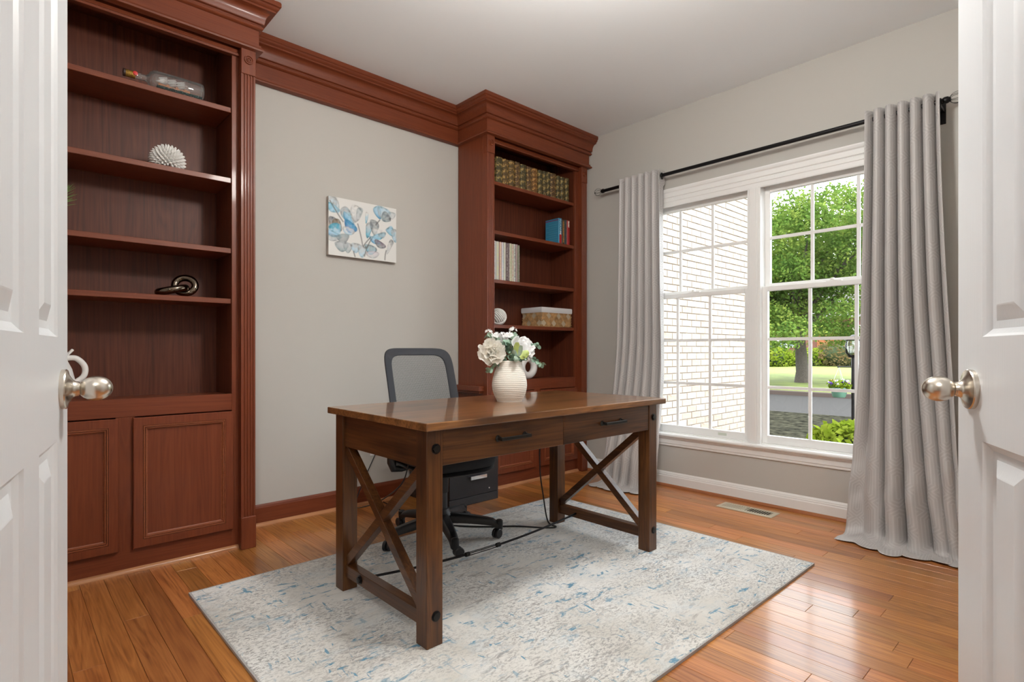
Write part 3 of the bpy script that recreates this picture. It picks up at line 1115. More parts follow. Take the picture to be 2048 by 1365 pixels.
# ------------------------------------------------------------------ office chair
def office_chair():
    t = thing('office_chair', 'black mesh-back swivel office chair tucked behind the desk', 'office chair', (1.70, 2.37, 0), math.radians(-8))
    B = lambda n, m, mat, p=t, **k: build(n, m, mat, p, world=False, **k)
    hub = MB().lathe([(0.0, 0.075), (0.045, 0.075), (0.052, 0.085), (0.052, 0.135), (0.040, 0.150), (0.036, 0.165), (0.0, 0.166)], 24)
    B('base_hub', hub, dark_grey_plastic, smooth=35)
    B('gas_lift', MB().lathe([(0.0, 0.16), (0.028, 0.16), (0.028, 0.26), (0.024, 0.262), (0.024, 0.34), (0.0, 0.34)], 20), dark_grey_plastic, smooth=35)
    B('lift_cover', MB().lathe([(0.0, 0.25), (0.033, 0.25), (0.036, 0.33), (0.0, 0.34)], 20), black_plastic, smooth=35)
    for k in range(5):
        a = math.radians(-34 + 72 * k)
        leg = MB()
        n = 9
        ca, sa = math.cos(a), math.sin(a)
        rings = []
        for i in range(n):
            u = i / (n - 1)
            r = 0.035 + u * 0.265
            z = 0.118 - 0.030 * u ** 1.5 - (0.018 * sstep(0.85, 1.0, u))
            hw = 0.032 - 0.012 * u
            hh = 0.024 - 0.008 * u
            c = Vector((r * ca, r * sa, z))
            s = Vector((-sa, ca, 0))
            rings.append([c + s * hw - Vector((0, 0, hh)), c + s * hw + Vector((0, 0, hh * 0.4)), c + s * hw * 0.55 + Vector((0, 0, hh)), c - s * hw * 0.55 + Vector((0, 0, hh)), c - s * hw + Vector((0, 0, hh * 0.4)), c - s * hw - Vector((0, 0, hh))])
        vs = [p for r_ in rings for p in r_]
        fs = []
        for i in range(n - 1):
            for q in range(6):
                w = (q + 1) % 6
                fs.append((i * 6 + q, i * 6 + w, i * 6 + 6 + w, i * 6 + 6 + q))
        fs += [tuple(range(6))[::-1], tuple(range(6 * n - 6, 6 * n))]
        leg.add(vs, fs)
        tip = Vector((0.30 * ca, 0.30 * sa, 0))
        leg.lathe([(0.0, 0.052), (0.017, 0.052), (0.019, 0.075), (0.019, 0.098), (0.012, 0.104), (0.0, 0.105)], 14, Matrix.Translation(tip))
        lo = B('base_leg', leg, black_plastic, smooth=45)
        yaw = a + 0.9 + k
        cd = Vector((math.cos(yaw), math.sin(yaw), 0))
        sd = Vector((-cd.y, cd.x, 0))
        cc = tip - cd * 0.018 + Vector((0, 0, 0.0355))
        w = MB()
        for s in (-1, 1):
            M = Matrix.Translation(cc + sd * (0.011 * s)) @ sd.to_track_quat('Z', 'Y').to_matrix().to_4x4()
            w.lathe([(0.0, -0.008), (0.021, -0.008), (0.0245, -0.005), (0.0245, 0.005), (0.021, 0.008), (0.0, 0.008)], 20, M)
        w.tube([cc - sd * 0.016, cc + sd * 0.016], 0.006, 8)
        co = B('caster', w, black_plastic, lo, smooth=35)
        hood = MB()
        M = Matrix.Translation(cc) @ sd.to_track_quat('Z', 'Y').to_matrix().to_4x4()
        hood.tube([tip + Vector((0, 0, 0.062)), tip + Vector((0, 0, 0.04)) - cd * 0.004, cc + Vector((0, 0, 0.0))], 0.0045, 8)
        B('caster_fork', hood, dark_grey_plastic, co, smooth=40)
    # mechanism
    me = MB().prism([(-0.13, 0.40), (-0.10, 0.345), (0.09, 0.325), (0.13, 0.35), (0.15, 0.40)], lambda a, c, h: (h, a, c), -0.085, 0.085)
    B('tilt_mechanism', me, black_plastic, bevel=0.008, seg=2)
    lv = MB().tube([(0.08, -0.05, 0.385), (0.16, -0.06, 0.385), (0.23, -0.06, 0.38)], 0.006, 8)
    lv.box(0.22, 0.275, -0.075, -0.045, 0.375, 0.388)
    B('tilt_lever', lv, black_plastic)
    # seat cushion: superellipse slab
    def slab(hx, hy, z0, z1, dome, n=40, ex=4.0):
        m = MB()
        lv_ = [(0.90, z0), (0.985, z0 + 0.012), (1.0, (z0 + z1) / 2), (0.985, z1 - 0.012), (0.93, z1), (0.6, z1 + dome * 0.6), (0.3, z1 + dome * 0.9)]
        for sc, z in lv_:
            for i in range(n):
                a = 2 * PI * i / n
                c, s = math.cos(a), math.sin(a)
                x = hx * sc * math.copysign(abs(c) ** (2 / ex), c)
                y = hy * sc * math.copysign(abs(s) ** (2 / ex), s)
                zz = z - 0.035 * sstep(0.55, 1.0, -y / hy)
                m.v.append((x, y, zz))
        for j in range(len(lv_) - 1):
            for i in range(n):
                k = (i + 1) % n
                m.f.append((j * n + i, j * n + k, (j + 1) * n + k, (j + 1) * n + i))
        m.f.append(tuple(range(n))[::-1])
        m.f.append(tuple(range((len(lv_) - 1) * n, len(lv_) * n)))
        return m
    seat = slab(0.245, 0.235, 0.425, 0.485, 0.012)
    B('seat', seat, plain('black_seat_fabric', (0.014, 0.014, 0.016), 0.85, bump=0.3, bscale=900), smooth=60)
    pan = slab(0.235, 0.225, 0.398, 0.43, 0.0)
    B('seat_pan', pan, black_plastic, smooth=60)
    # backrest: curved frame ring with mesh
    def bp(u, v):
        # u -1..1 across, v 0..1 up
        hw = 0.208
        x = u * hw
        z = 0.56 + 0.445 * v
        y = 0.185 + 0.045 * sstep(0, 0.45, v) * 0.3 + 0.135 * v ** 1.5 - 0.035 * (u * u)
        return Vector((x, y, z))
    def frame_uv(scale_u, scale_v, n=64, ex=7.0):
        out = []
        for i in range(n):
            a = 2 * PI * i / n
            c, s = math.cos(a), math.sin(a)
            u = scale_u * math.copysign(abs(c) ** (2 / ex), c)
            v = 0.5 + 0.5 * scale_v * math.copysign(abs(s) ** (2 / ex), s)
            out.append((u, v))
        return out
    outer = frame_uv(1.0, 1.0)
    inner = frame_uv(0.80, 0.82)
    m = MB()
    n = len(outer)
    off = Vector((0, 0.016, 0))
    for lst, o in ((outer, Vector()), (inner, Vector((0, 0.002, 0))), (inner, off), (outer, off)):
        for u, v in lst:
            m.v.append(tuple(bp(u, v) + o))
    for j in range(4):
        for i in range(n):
            k = (i + 1) % n
            m.f.append((j * n + i, j * n + k, ((j + 1) % 4) * n + k, ((j + 1) % 4) * n + i))
    fo = B('back_frame', m, plain('charcoal_back_fabric', (0.022, 0.024, 0.031), 0.7, bump=0.3, bscale=1200), smooth=40, bevel=0.003)
    g = MB()
    NU, NV = 24, 26
    for j in range(NV + 1):
        for i in range(NU + 1):
            p = bp(-0.86 + 1.72 * i / NU, 0.06 + 0.88 * j / NV) + Vector((0, 0.008, 0))
            g.v.append(tuple(p))
    for j in range(NV):
        for i in range(NU):
            a = j * (NU + 1) + i
            g.f.append((a, a + 1, a + NU + 2, a + NU + 1))
    # woven mesh: holes by alpha pattern on the cloth itself
    mm, nt, b = mk('grey_chair_mesh')
    tc = nd(nt, 'ShaderNodeTexCoord')
    mp = nd(nt, 'ShaderNodeMapping')
    mp.inputs['Scale'].default_value = (260, 0, 260)
    mp.inputs['Rotation'].default_value = (0, math.radians(0), 0)
    lk(nt, tc, 'Object', mp, 'Vector')
    vo = nd(nt, 'ShaderNodeTexVoronoi')
    vo.inputs['Scale'].default_value = 1.0
    vo.inputs['Randomness'].default_value = 0.15
    lk(nt, mp, 'Vector', vo, 'Vector')
    gt = nd(nt, 'ShaderNodeMath', operation='GREATER_THAN')
    gt.inputs[1].default_value = 0.36
    lk(nt, vo, 'Distance', gt, 0)
    lk(nt, gt, 'Value', b, 'Alpha')
    b.inputs['Base Color'].default_value = (0.10, 0.105, 0.11, 1)
    b.inputs['Roughness'].default_value = 0.6
    B('back_mesh', g, mm, fo, smooth=60, fix=False)
    # rear support spine and lumbar bar
    sp = MB().tube([(0, 0.13, 0.38), (0, 0.235, 0.385), (0, 0.285, 0.44), (0, 0.275, 0.56), (0, 0.27, 0.64)], [0.026, 0.028, 0.026, 0.022, 0.02], 12)
    sp.tube([(-0.20, 0.215, 0.66), (-0.1, 0.25, 0.655), (0, 0.262, 0.65), (0.1, 0.25, 0.655), (0.20, 0.215, 0.66)], 0.013, 10)
    B('back_support', sp, black_plastic, smooth=50)
    # armrests
    for s in (-1, 1):
        ar = MB()
        ar.tube([(s * 0.12, 0.02, 0.405), (s * 0.22, 0.02, 0.392), (s * 0.262, 0.02, 0.40), (s * 0.272, 0.02, 0.43), (s * 0.276, 0.02, 0.62)], [0.013, 0.014, 0.020, 0.023, 0.020], 12)
        a = B('arm_post', ar, black_plastic, smooth=50)
        pad = slab(0.042, 0.12, 0.62, 0.645, 0.002, 28, 5.0)
        pad.v = [(p[0] + s * 0.276, p[1] + 0.02, p[2] + 0.03 * sstep(0.55, 1.0, -p[1] / 0.12)) for p in pad.v]
        B('arm_pad', pad, dark_grey_plastic, a, smooth=60)
    return t


office_chair()

# ------------------------------------------------------------------ file cabinet
fc = thing('file_cabinet', 'low black metal file cabinet on the floor behind the desk', 'file cabinet', (2.225, 3.0, 0))
FX0, FX1, FY0, FY1, FH = 2.045, 2.452, 2.775, 3.225, 0.60
cab_black = plain('black_cabinet_metal', (0.018, 0.018, 0.021), 0.33)
build('body', MB().box(FX0, FX1, FY0 + 0.018, FY1, 0.0, FH), cab_black, fc, bevel=0.003)
build('base', MB().box(FX0, FX1, FY0 + 0.002, FY0 + 0.018, 0.0, 0.052), cab_black, fc, bevel=0.002)
for z0, z1 in ((0.056, 0.325), (0.329, FH - 0.004)):
    d = build('drawer', MB().box(FX0 + 0.002, FX1 - 0.002, FY0, FY0 + 0.017, z0, z1), cab_black, fc, bevel=0.002)
    zc = z0 + 0.115
    h = MB().box(2.20, 2.335, FY0 - 0.022, FY0 - 0.014, zc - 0.010, zc + 0.014)
    h.box(2.20, 2.206, FY0 - 0.016, FY0, zc - 0.008, zc + 0.012).box(2.329, 2.335, FY0 - 0.016, FY0, zc - 0.008, zc + 0.012)
    build('handle', h, chrome, d, bevel=0.002)
M = Matrix.Translation((2.37, FY0, 0.085)) @ Matrix.Rotation(PI / 2, 4, 'X')
build('lock', MB().lathe([(0, 0), (0.005, 0), (0.005, 0.002), (0, 0.0025)], 14, M), chrome, fc)


# ------------------------------------------------------------------ canvas picture
def canvas():
    x0, x1, z0, z1 = 1.468, 1.940, 1.578, 1.937
    yb, yf = WY - 0.002, WY - 0.034
    t = thing('canvas_picture', 'small canvas print of blue and grey watercolour flowers on the wall', 'picture', ((x0 + x1) / 2, yb, z0))
    build('stretcher', MB().box(x0, x1, yf + 0.0008, yb, z0, z1), plain('canvas_edge', (0.50, 0.46, 0.42), 0.85, vary=0.35, bscale=14), t, bevel=0.0015)
    NX, NZ = 190, 150
    petals = []

    def pet(cx, cz, rx, rz, ang, c0, c1, op=0.9, pw=1.0):
        petals.append((cx, cz, rx, rz, math.radians(ang), c0, c1, op, pw))
    white = (0.74, 0.74, 0.72)
    blue, sky, teal, navy = (0.07, 0.30, 0.52), (0.34, 0.56, 0.70), (0.10, 0.42, 0.58), (0.05, 0.14, 0.40)
    grey, lgrey, brown, slate = (0.17, 0.19, 0.21), (0.46, 0.49, 0.51), (0.22, 0.17, 0.11), (0.25, 0.33, 0.36)
    # u to the right, v up, both 0..1
    pet(0.04, 0.88, .08, .13, 10, sky, lgrey, .75)
    pet(0.06, 0.80, .10, .06, -25, sky, teal, .8)
    pet(0.11, 0.84, .04, .12, 15, sky, lgrey, .6)
    pet(0.25, 0.72, .07, .13, 35, teal, lgrey, .9)
    pet(0.27, 0.66, .10, .055, -45, blue, sky, .9)
    pet(0.38, 0.77, .075, .15, -8, lgrey, white, .85)
    pet(0.43, 0.78, .04, .12, -15, lgrey, slate, .6)
    pet(0.54, 0.74, .022, .10, -6, teal, white, .8)
    pet(0.71, 0.86, .055, .11, 25, blue, sky, .9)
    pet(0.79, 0.88, .09, .10, -20, lgrey, sky, .7)
    pet(0.83, 0.80, .07, .085, -45, slate, grey, .85)
    pet(0.93, 0.86, .05, .06, 0, lgrey, slate, .5)
    pet(0.06, 0.55, .06, .09, -10, brown, grey, .85)
    pet(0.13, 0.53, .055, .10, 30, grey, brown, .8)
    pet(0.10, 0.45, .075, .09, 20, sky, teal, .9)
    pet(0.30, 0.52, .095, .085, -30, navy, blue, .95)
    pet(0.27, 0.45, .085, .06, -15, sky, white, .7)
    pet(0.05, 0.36, .09, .045, -15, blue, sky, .9)
    pet(0.06, 0.29, .10, .05, 0, lgrey, slate, .7)
    pet(0.20, 0.30, .08, .07, 15, grey, slate, .75)
    pet(0.18, 0.17, .09, .085, 0, slate, lgrey, .85)
    pet(0.27, 0.16, .06, .08, 0, slate, lgrey, .7)
    pet(0.38, 0.17, .07, .085, 0, sky, lgrey, .8)
    pet(0.47, 0.12, .06, .10, 0, sky, lgrey, .75)
    pet(0.60, 0.17, .085, .075, -10, teal, slate, .85)
    pet(0.63, 0.09, .10, .06, 5, lgrey, (0.62, 0.55, 0.60), .7)
    pet(0.57, 0.52, .045, .12, -10, teal, lgrey, .9)
    pet(0.66, 0.58, .06, .13, -5, slate, grey, .8)
    pet(0.70, 0.50, .07, .07, 0, lgrey, white, .7)
    pet(0.73, 0.44, .11, .05, 20, teal, sky, .9)
    pet(0.78, 0.47, .06, .05, 20, lgrey, slate, .6)
    pet(0.66, 0.35, .09, .045, -25, blue, sky, .9)
    pet(0.74, 0.29, .085, .055, -25, grey, (0.2, 0.16, 0.2), .9)
    pet(0.92, 0.56, .06, .10, 40, teal, sky, .9)
    pet(0.97, 0.50, .05, .12, 10, sky, lgrey, .8)
    pet(0.90, 0.30, .03, .11, -25, lgrey, grey, .7)
    pet(0.88, 0.24, .03, .10, -20, lgrey, white, .6)
    stems = [((0.02, 0.92), (0.12, 0.72), (0.20, 0.60)), ((0.41, 0.60), (0.46, 0.40), (0.48, 0.24)), ((0.60, 0.40), (0.53, 0.30), (0.49, 0.22)),
             ((0.62, 0.38), (0.55, 0.26), (0.51, 0.05)), ((0.74, 0.74), (0.69, 0.66), (0.68, 0.64)), ((0.84, 0.20), (0.82, 0.12), (0.82, 0.03)), ((0.35, 0.10), (0.36, 0.06), (0.37, 0.02))]
    m = MB()
    cols = []
    for j in range(NZ + 1):
        for i in range(NX + 1):
            u, v = i / NX, j / NZ
            m.v.append((lerp(x0, x1, u), yf, lerp(z0, z1, v)))
            c = list(white)
            wob = noise.noise(Vector((u * 9, v * 7, 1.3))) * 0.25
            wob2 = noise.noise(Vector((u * 28, v * 22, 4.1)))
            k = 0.06 * max(0, noise.noise(Vector((u * 3, v * 3, 7))))
            c = [lerp(a, b_, k) for a, b_ in zip(c, sky)]
            for cx, cz, rx, rz, an, c0, c1, op, pw in petals:
                du, dv = (u - cx), (v - cz) * 0.76
                ca, sa = math.cos(an), math.sin(an)
                p, q = (du * ca + dv * sa) / rx, (-du * sa + dv * ca) / (rz * 0.85)
                p *= 1.0 + 0.45 * max(-0.9, min(0.9, -q))
                d = math.sqrt(p * p + q * q) + wob * 0.75 + 0.07 * wob2
                if d < 1.08:
                    a = (1 - sstep(0.92, 1.08, d)) * op * (0.82 + 0.25 * sstep(0.2, 0.95, d)) * (1.0 + 0.3 * wob2)
                    cc = [lerp(s_, t_, max(0, min(1, 0.5 + 0.75 * q + 0.7 * wob2))) * (1.08 - 0.55 * sstep(0.55, 0.98, d) * (0.6 + wob2)) for s_, t_ in zip(c0, c1)]
                    c = [lerp(s_, t_, max(0, min(1, a))) for s_, t_ in zip(c, cc)]
            for s3 in stems:
                best = 9
                for k in range(37):
                    tt = k / 36
                    px = (1 - tt) ** 2 * s3[0][0] + 2 * tt * (1 - tt) * s3[1][0] + tt * tt * s3[2][0]
                    pz = (1 - tt) ** 2 * s3[0][1] + 2 * tt * (1 - tt) * s3[1][1] + tt * tt * s3[2][1]
                    best = min(best, math.hypot(u - px, (v - pz) * 0.76))
                if best < 0.014:
                    a = 0.75 * (1 - sstep(0.004, 0.014, best))
                    c = [lerp(s_, t_, a) for s_, t_ in zip(c, (0.13, 0.13, 0.13))]
            cols.append((*c, 1.0))
    for j in range(NZ):
        for i in range(NX):
            a = j * (NX + 1) + i
            m.f.append((a, a + 1, a + NX + 2, a + NX + 1))
    pm, nt, b = mk('watercolour_print')
    at = nd(nt, 'ShaderNodeVertexColor')
    at.layer_name = 'print'
    lk(nt, at, 'Color', b, 'Base Color')
    b.inputs['Roughness'].default_value = 0.7
    o = build('print', m, pm, t, fix=False)
    ca_ = o.data.color_attributes.new('print', 'FLOAT_COLOR', 'POINT')
    for i, c in enumerate(cols):
        ca_.data[i].color = c


canvas()


# ------------------------------------------------------------------ curtain rod and curtains
RX, RZD = 3.50, 2.256
cr_t = thing('curtain_rod', 'black curtain rod with open wire-cage finials above the window', 'curtain rod', (RX, 1.62, RZD))
build('rod', MB().tube([(RX, 2.70, RZD), (RX, 1.62, RZD), (RX, 0.56, RZD)], 0.0125, 16), black_metal, cr_t, smooth=40)
for yc, s in ((2.70, 1), (0.56, -1)):
    f = build('finial_collar', MB().lathe([(0, 0), (0.015, 0), (0.017, 0.004), (0.017, 0.018), (0.014, 0.022), (0.010, 0.030), (0.0, 0.032)], 16,
              Matrix.Translation((RX, yc, RZD)) @ Matrix.Rotation(-s * PI / 2, 4, 'X')), black_metal, cr_t, smooth=40)
    cage = MB()
    for k in range(7):
        a = 2 * PI * k / 7
        pts = []
        for i in range(13):
            w = PI * i / 12
            r = 0.029 * math.sin(w) ** 0.9 if 0 < i < 12 else 0.004
            pts.append((RX + r * math.cos(a), yc + s * (0.028 + 0.030 - 0.030 * math.cos(w) * 1.1), RZD + r * math.sin(a)))
        cage.tube(pts, 0.0012, 5)
    cage.sphere((RX, yc + s * 0.091, RZD), 0.005, 8, 6)
    build('finial_cage', cage, iron, f, smooth=60)
for yc in (0.575, 2.36):
    bk = MB().box(RX - 0.006, WX - 0.002, yc - 0.006, yc + 0.006, RZD - 0.030, RZD - 0.014)
    bk.box(WX - 0.006, WX - 0.001, yc - 0.012, yc + 0.012, RZD - 0.09, RZD + 0.02)
    bk.tube([(RX, yc - 0.006, RZD), (RX, yc + 0.006, RZD)], 0.0175, 14)
    build('bracket', bk, black_metal, cr_t, bevel=0.001)

cur_m = curtain_mat()
grom_m = plain('black_grommet', (0.015, 0.014, 0.014), 0.25, 0.7)


def curtain(label, yt0, yt1, yb0, yb1, nf, seed, flare, extra, spread):
    """grommet curtain; fold parameter s runs from yt0 to yt1."""
    t = thing('curtain', label, 'curtain', (RX, (yt0 + yt1) / 2, 0), 0, 'grey curtains at the window')
    rr = random.Random(seed)
    NS, NT = nf * 22, 110
    ZT = RZD + 0.042
    Ltot = ZT + extra
    ph = [rr.uniform(-1, 1) for _ in range(8)]
    m = MB()
    uvs = []
    width = 1.25
    for j in range(NT + 1):
        l = j / NT
        # finer rows near the floor
        l = l if l < 0.8 else l
        for i in range(NS + 1):
            s = i / NS
            phs = 2 * PI * nf * s
            lo = sstep(0.30, 1.0, l)
            # folds loosen downward; the window-side folds open into a broad panel
            hs_ = s ** spread if spread >= 1 else 1 - (1 - s) ** (1 / spread)
            wob = lo * (0.45 * math.sin(2 * PI * 1.3 * s + ph[0] * 3) + 0.3 * math.sin(2 * PI * 2.1 * s + ph[1] * 3))
            amp = lerp(0.060, 0.056 + 0.018 * math.sin(2 * PI * 1.6 * s + ph[2] * 3), lo)
            half = (phs + wob) / 2
            c = 0.20 * math.cos(phs + wob + PI) + 0.80 * (1 - 2 * abs(math.cos(half)) ** 1.15)
            calm = 1 - 0.75 * lo * (sstep(0.42, 0.05, s) if spread < 1 else sstep(0.60, 0.95, s) * 0.6)
            x = RX + amp * c * calm
            y = lerp(lerp(yt0, yt1, s), lerp(yb0, yb1, lerp(s, hs_, lo)), l ** 1.6)
            y -= 0.009 * math.sin(phs + wob) * (1.0 + 0.6 * lo) * calm
            fl = flare * (0.85 + 0.25 * math.sin(PI * s + ph[3]) + 0.10 * math.sin(2 * PI * 2 * s + ph[4] * 3))
            x -= fl * sstep(0.45, 1.0, l) ** 1.3
            # drop and pool
            zl = ZT - l * Ltot
            ex = 0.050 + 0.015 * math.sin(2 * PI * 1.2 * s + ph[5])
            z = zl
            if zl < ex:
                e = (ex - zl)
                damp = sstep(0, ex * 2.2, e)
                if e < ex * PI / 2:
                    z = ex * (1 - math.sin(e / ex))
                    dx = ex * (1 - math.cos(e / ex))
                else:
                    z = 0.0
                    dx = ex + (e - ex * PI / 2) * 0.85
                x = lerp(x, RX - fl + 0.30 * amp * c, damp) - dx
                z += damp * (0.003 + 0.020 * (0.5 + 0.5 * c) * math.exp(-((e - 0.07) / 0.05) ** 2) + 0.006 * (1 + noise.noise(Vector((s * 8, l * 30, seed)))))
                y += damp * 0.014 * noise.noise(Vector((s * 5, l * 20, seed + 3)))
            else:
                x += 0.010 * lo * noise.noise(Vector((s * 10, l * 9, seed + 5)))
                # slack buckles above the floor
                x -= 0.016 * math.exp(-((zl - 0.24) / 0.05) ** 2) * math.sin(phs + ph[6] * 3)
                x -= 0.012 * math.exp(-((zl - 0.40) / 0.05) ** 2) * math.sin(phs * 0.7 + ph[7] * 3)
            if l < 0.02:
                z += 0.006 * c
            x = min(x, WX - 0.004 - (0.05 if 0.25 < z < 2.2 else 0.02))
            m.v.append((x, y, max(z, 0.003)))
            uvs.append((s * width, l * Ltot))
    for j in range(NT):
        for i in range(NS):
            a = j * (NS + 1) + i
            m.f.append((a, a + 1, a + NS + 2, a + NS + 1))
    o = build('fabric', m, cur_m, t, smooth=80, fix=False)
    uvl = o.data.uv_layers.new(name='UVMap')
    for lp in o.data.loops:
        uvl.data[lp.index].uv = uvs[lp.vertex_index]
    sol = o.modifiers.new('thickness', 'SOLIDIFY')
    sol.thickness = 0.0016
    sol.offset = 0
    for k in range(2 * nf):
        s = (k + 0.5) / (2 * nf)
        y = lerp(yt0, yt1, s)
        q = Vector((0, 1, 0)) if True else None
        g = MB()
        pts = []
        tilt = 0.25 * (1 if k % 2 else -1)
        for a in range(20):
            w = 2 * PI * a / 20
            pts.append((RX + 0.0205 * math.cos(w), y + 0.0205 * math.cos(w) * tilt, RZD - 0.004 + 0.0205 * math.sin(w)))
        g.tube(pts, 0.0042, 6, closed=True)
        build('grommet', g, grom_m, t, smooth=60)
    return t


curtain('grey geometric curtain hanging beside the corner bookcase, puddled on the floor', 2.512, 2.165, 2.585, 2.130, 6, 3, 0.16, 0.17, 1.25)
curtain('grey geometric curtain hanging beside the open door, puddled on the floor', 0.892, 0.566, 0.965, 0.44, 6, 8, 0.165, 0.15, 0.60)

# ------------------------------------------------------------------ floor register
reg = thing('floor_register', 'cream metal floor vent in the oak floor below the window', 'floor vent', (3.40, 1.51, 0))
cream = plain('cream_enamel', (0.52, 0.47, 0.36), 0.4)
VX0, VX1, VY0, VY1 = 3.338, 3.468, 1.345, 1.690
fr_m = MB().ringrect(VX0, VX1, VY0, VY1, lambda a, c, h: (a, c, h), [(0, 0.0005), (0.001, 0.003), (0.006, 0.0055), (0.026, 0.0055), (0.027, 0.001)], cap=False)
build('frame', fr_m, cream, reg)
build('duct', MB().box(VX0 + 0.024, VX1 - 0.024, VY0 + 0.024, VY1 - 0.024, 0.0005, 0.0012), plain('vent_dark', (0.01, 0.009, 0.008), 0.9), reg)
nl = 20
for k in range(nl):
    y = lerp(VY0 + 0.034, VY1 - 0.034, k / (nl - 1))
    s = 1 if k < nl / 2 else -1
    if k in (9, 10):
        build('louver', MB().box(VX0 + 0.026, VX1 - 0.026, y - 0.004, y + 0.004, 0.0015, 0.0056), cream, reg)
        continue
    w = 0.0038
    sl = MB().prism([(y - w, 0.0018 + (0.0025 if s > 0 else 0)), (y + w, 0.0018 + (0 if s > 0 else 0.0025)), (y + w, 0.003 + (0 if s > 0 else 0.0025)), (y - w, 0.003 + (0.0025 if s > 0 else 0))],
                    lambda a, c, h: (h, a, c), VX0 + 0.026, VX1 - 0.026)
    build('louver', sl, cream, reg)

# ------------------------------------------------------------------ wall outlet and cords
ow = thing('wall_outlet', 'white wall outlet low on the greige wall behind the desk', 'outlet', (1.80, WY, 0.36))
build('plate', MB().box(1.765, 1.835, WY - 0.006, WY - 0.0005, 0.305, 0.42), trim_white, ow, bevel=0.002)
for z in (0.335, 0.385):
    build('socket', MB().box(1.785, 1.815, WY - 0.0075, WY - 0.005, z - 0.014, z + 0.014), vinyl_white, ow, bevel=0.002)
cord = plain('black_cord', (0.010, 0.010, 0.011), 0.45)


def spline(pts, n=10):
    P = [Vector(p) for p in pts]
    out = []
    for i in range(len(P) - 1):
        p0, p1, p2, p3 = P[max(i - 1, 0)], P[i], P[i + 1], P[min(i + 2, len(P) - 1)]
        for k in range(n):
            t = k / n
            out.append(0.5 * ((2 * p1) + (-p0 + p2) * t + (2 * p0 - 5 * p1 + 4 * p2 - p3) * t * t + (-p0 + 3 * p1 - 3 * p2 + p3) * t ** 3))
    out.append(P[-1])
    return out


tag(build('power_cord', MB().tube(spline([(2.262, 2.192, 0.68), (2.258, 2.20, 0.50), (2.262, 2.20, 0.30), (2.275, 2.19, 0.17), (2.262, 2.14, 0.03), (2.255, 2.07, 0.016), (2.20, 2.10, 0.015), (2.10, 2.23, 0.015), (1.99, 2.32, 0.015), (1.88, 2.44, 0.015), (1.80, 2.62, 0.006), (1.81, 2.9, 0.005), (1.80, 3.15, 0.02)]), 0.0042, 7), cord, smooth=60),
    'black power cord hanging down the back desk leg and trailing over the rug', 'cord')
tag(build('charger_cord', MB().tube(spline([(1.40, 2.195, 0.60), (1.40, 2.21, 0.50), (1.42, 2.30, 0.36), (1.44, 2.50, 0.24), (1.47, 2.75, 0.14), (1.53, 3.0, 0.08), (1.66, 3.16, 0.16), (1.80, 3.235, 0.335)]), 0.0032, 7), cord, smooth=60),
    'thin black cord drooping from the desk towards the wall outlet', 'cord')

# ------------------------------------------------------------------ vase and flowers
VC = Vector((1.725, 1.875, 0.757))
vt = thing('vase', 'ribbed cream ceramic vase standing on the desk', 'vase', VC)


def vase_r(z):
    P = [(0.0, 0.0575), (0.02, 0.0665), (0.04, 0.0745), (0.06, 0.0793), (0.08, 0.0803), (0.10, 0.0780), (0.12, 0.0730), (0.14, 0.0665), (0.16, 0.0605), (0.184, 0.0575)]
    n = len(P)
    for i in range(n - 1):
        if P[i][0] <= z <= P[i + 1][0] + 1e-9:
            p0, p1, p2, p3 = P[max(i - 1, 0)][1], P[i][1], P[i + 1][1], P[min(i + 2, n - 1)][1]
            t = (z - P[i][0]) / (P[i + 1][0] - P[i][0])
            return 0.5 * (2 * p1 + (p2 - p0) * t + (2 * p0 - 5 * p1 + 4 * p2 - p3) * t * t + (3 * p1 - p0 - 3 * p2 + p3) * t ** 3)
    return P[-1][1]


prof = [(0.0, 0.0)]
for i in range(93):
    z = 0.184 * i / 92
    rib = 0.0011 * (0.5 + 0.5 * math.sin(z / 0.0085 * 2 * PI)) * sstep(0.0, 0.02, z) * (1 - 0.6 * sstep(0.13, 0.17, z))
    prof.append((vase_r(z) + rib, z))
prof += [(0.0560, 0.187), (0.0530, 0.185), (0.0525, 0.15), (0.060, 0.10), (0.050, 0.02), (0.0, 0.015)]
vm = plain('cream_ribbed_ceramic', (0.70, 0.67, 0.61), 0.6, bump=0.25, bscale=260)
build('body', MB().lathe(prof, 64), vm, vt, world=False, smooth=60)

petal_m = leaf_mat('cream_petal', ((0.90, 0.87, 0.80), (0.93, 0.91, 0.86), (0.94, 0.93, 0.89)), 0.45)
petal_w = leaf_mat('bright_white_petal', ((0.94, 0.94, 0.93), (0.95, 0.95, 0.95), (0.96, 0.96, 0.96)), 0.45)
sage = plain('sage_leaf', (0.30, 0.40, 0.31), 0.6, vary=0.25, bscale=40)
euc = plain('eucalyptus_leaf', (0.22, 0.34, 0.26), 0.55, vary=0.35, bscale=50)
lime = plain('lime_leaf', (0.42, 0.52, 0.16), 0.55, vary=0.2, bscale=40)
stem_m = plain('green_stem', (0.16, 0.24, 0.12), 0.6)
BM = VC + Vector((0, 0, 0.12))     # stems gather in the vase


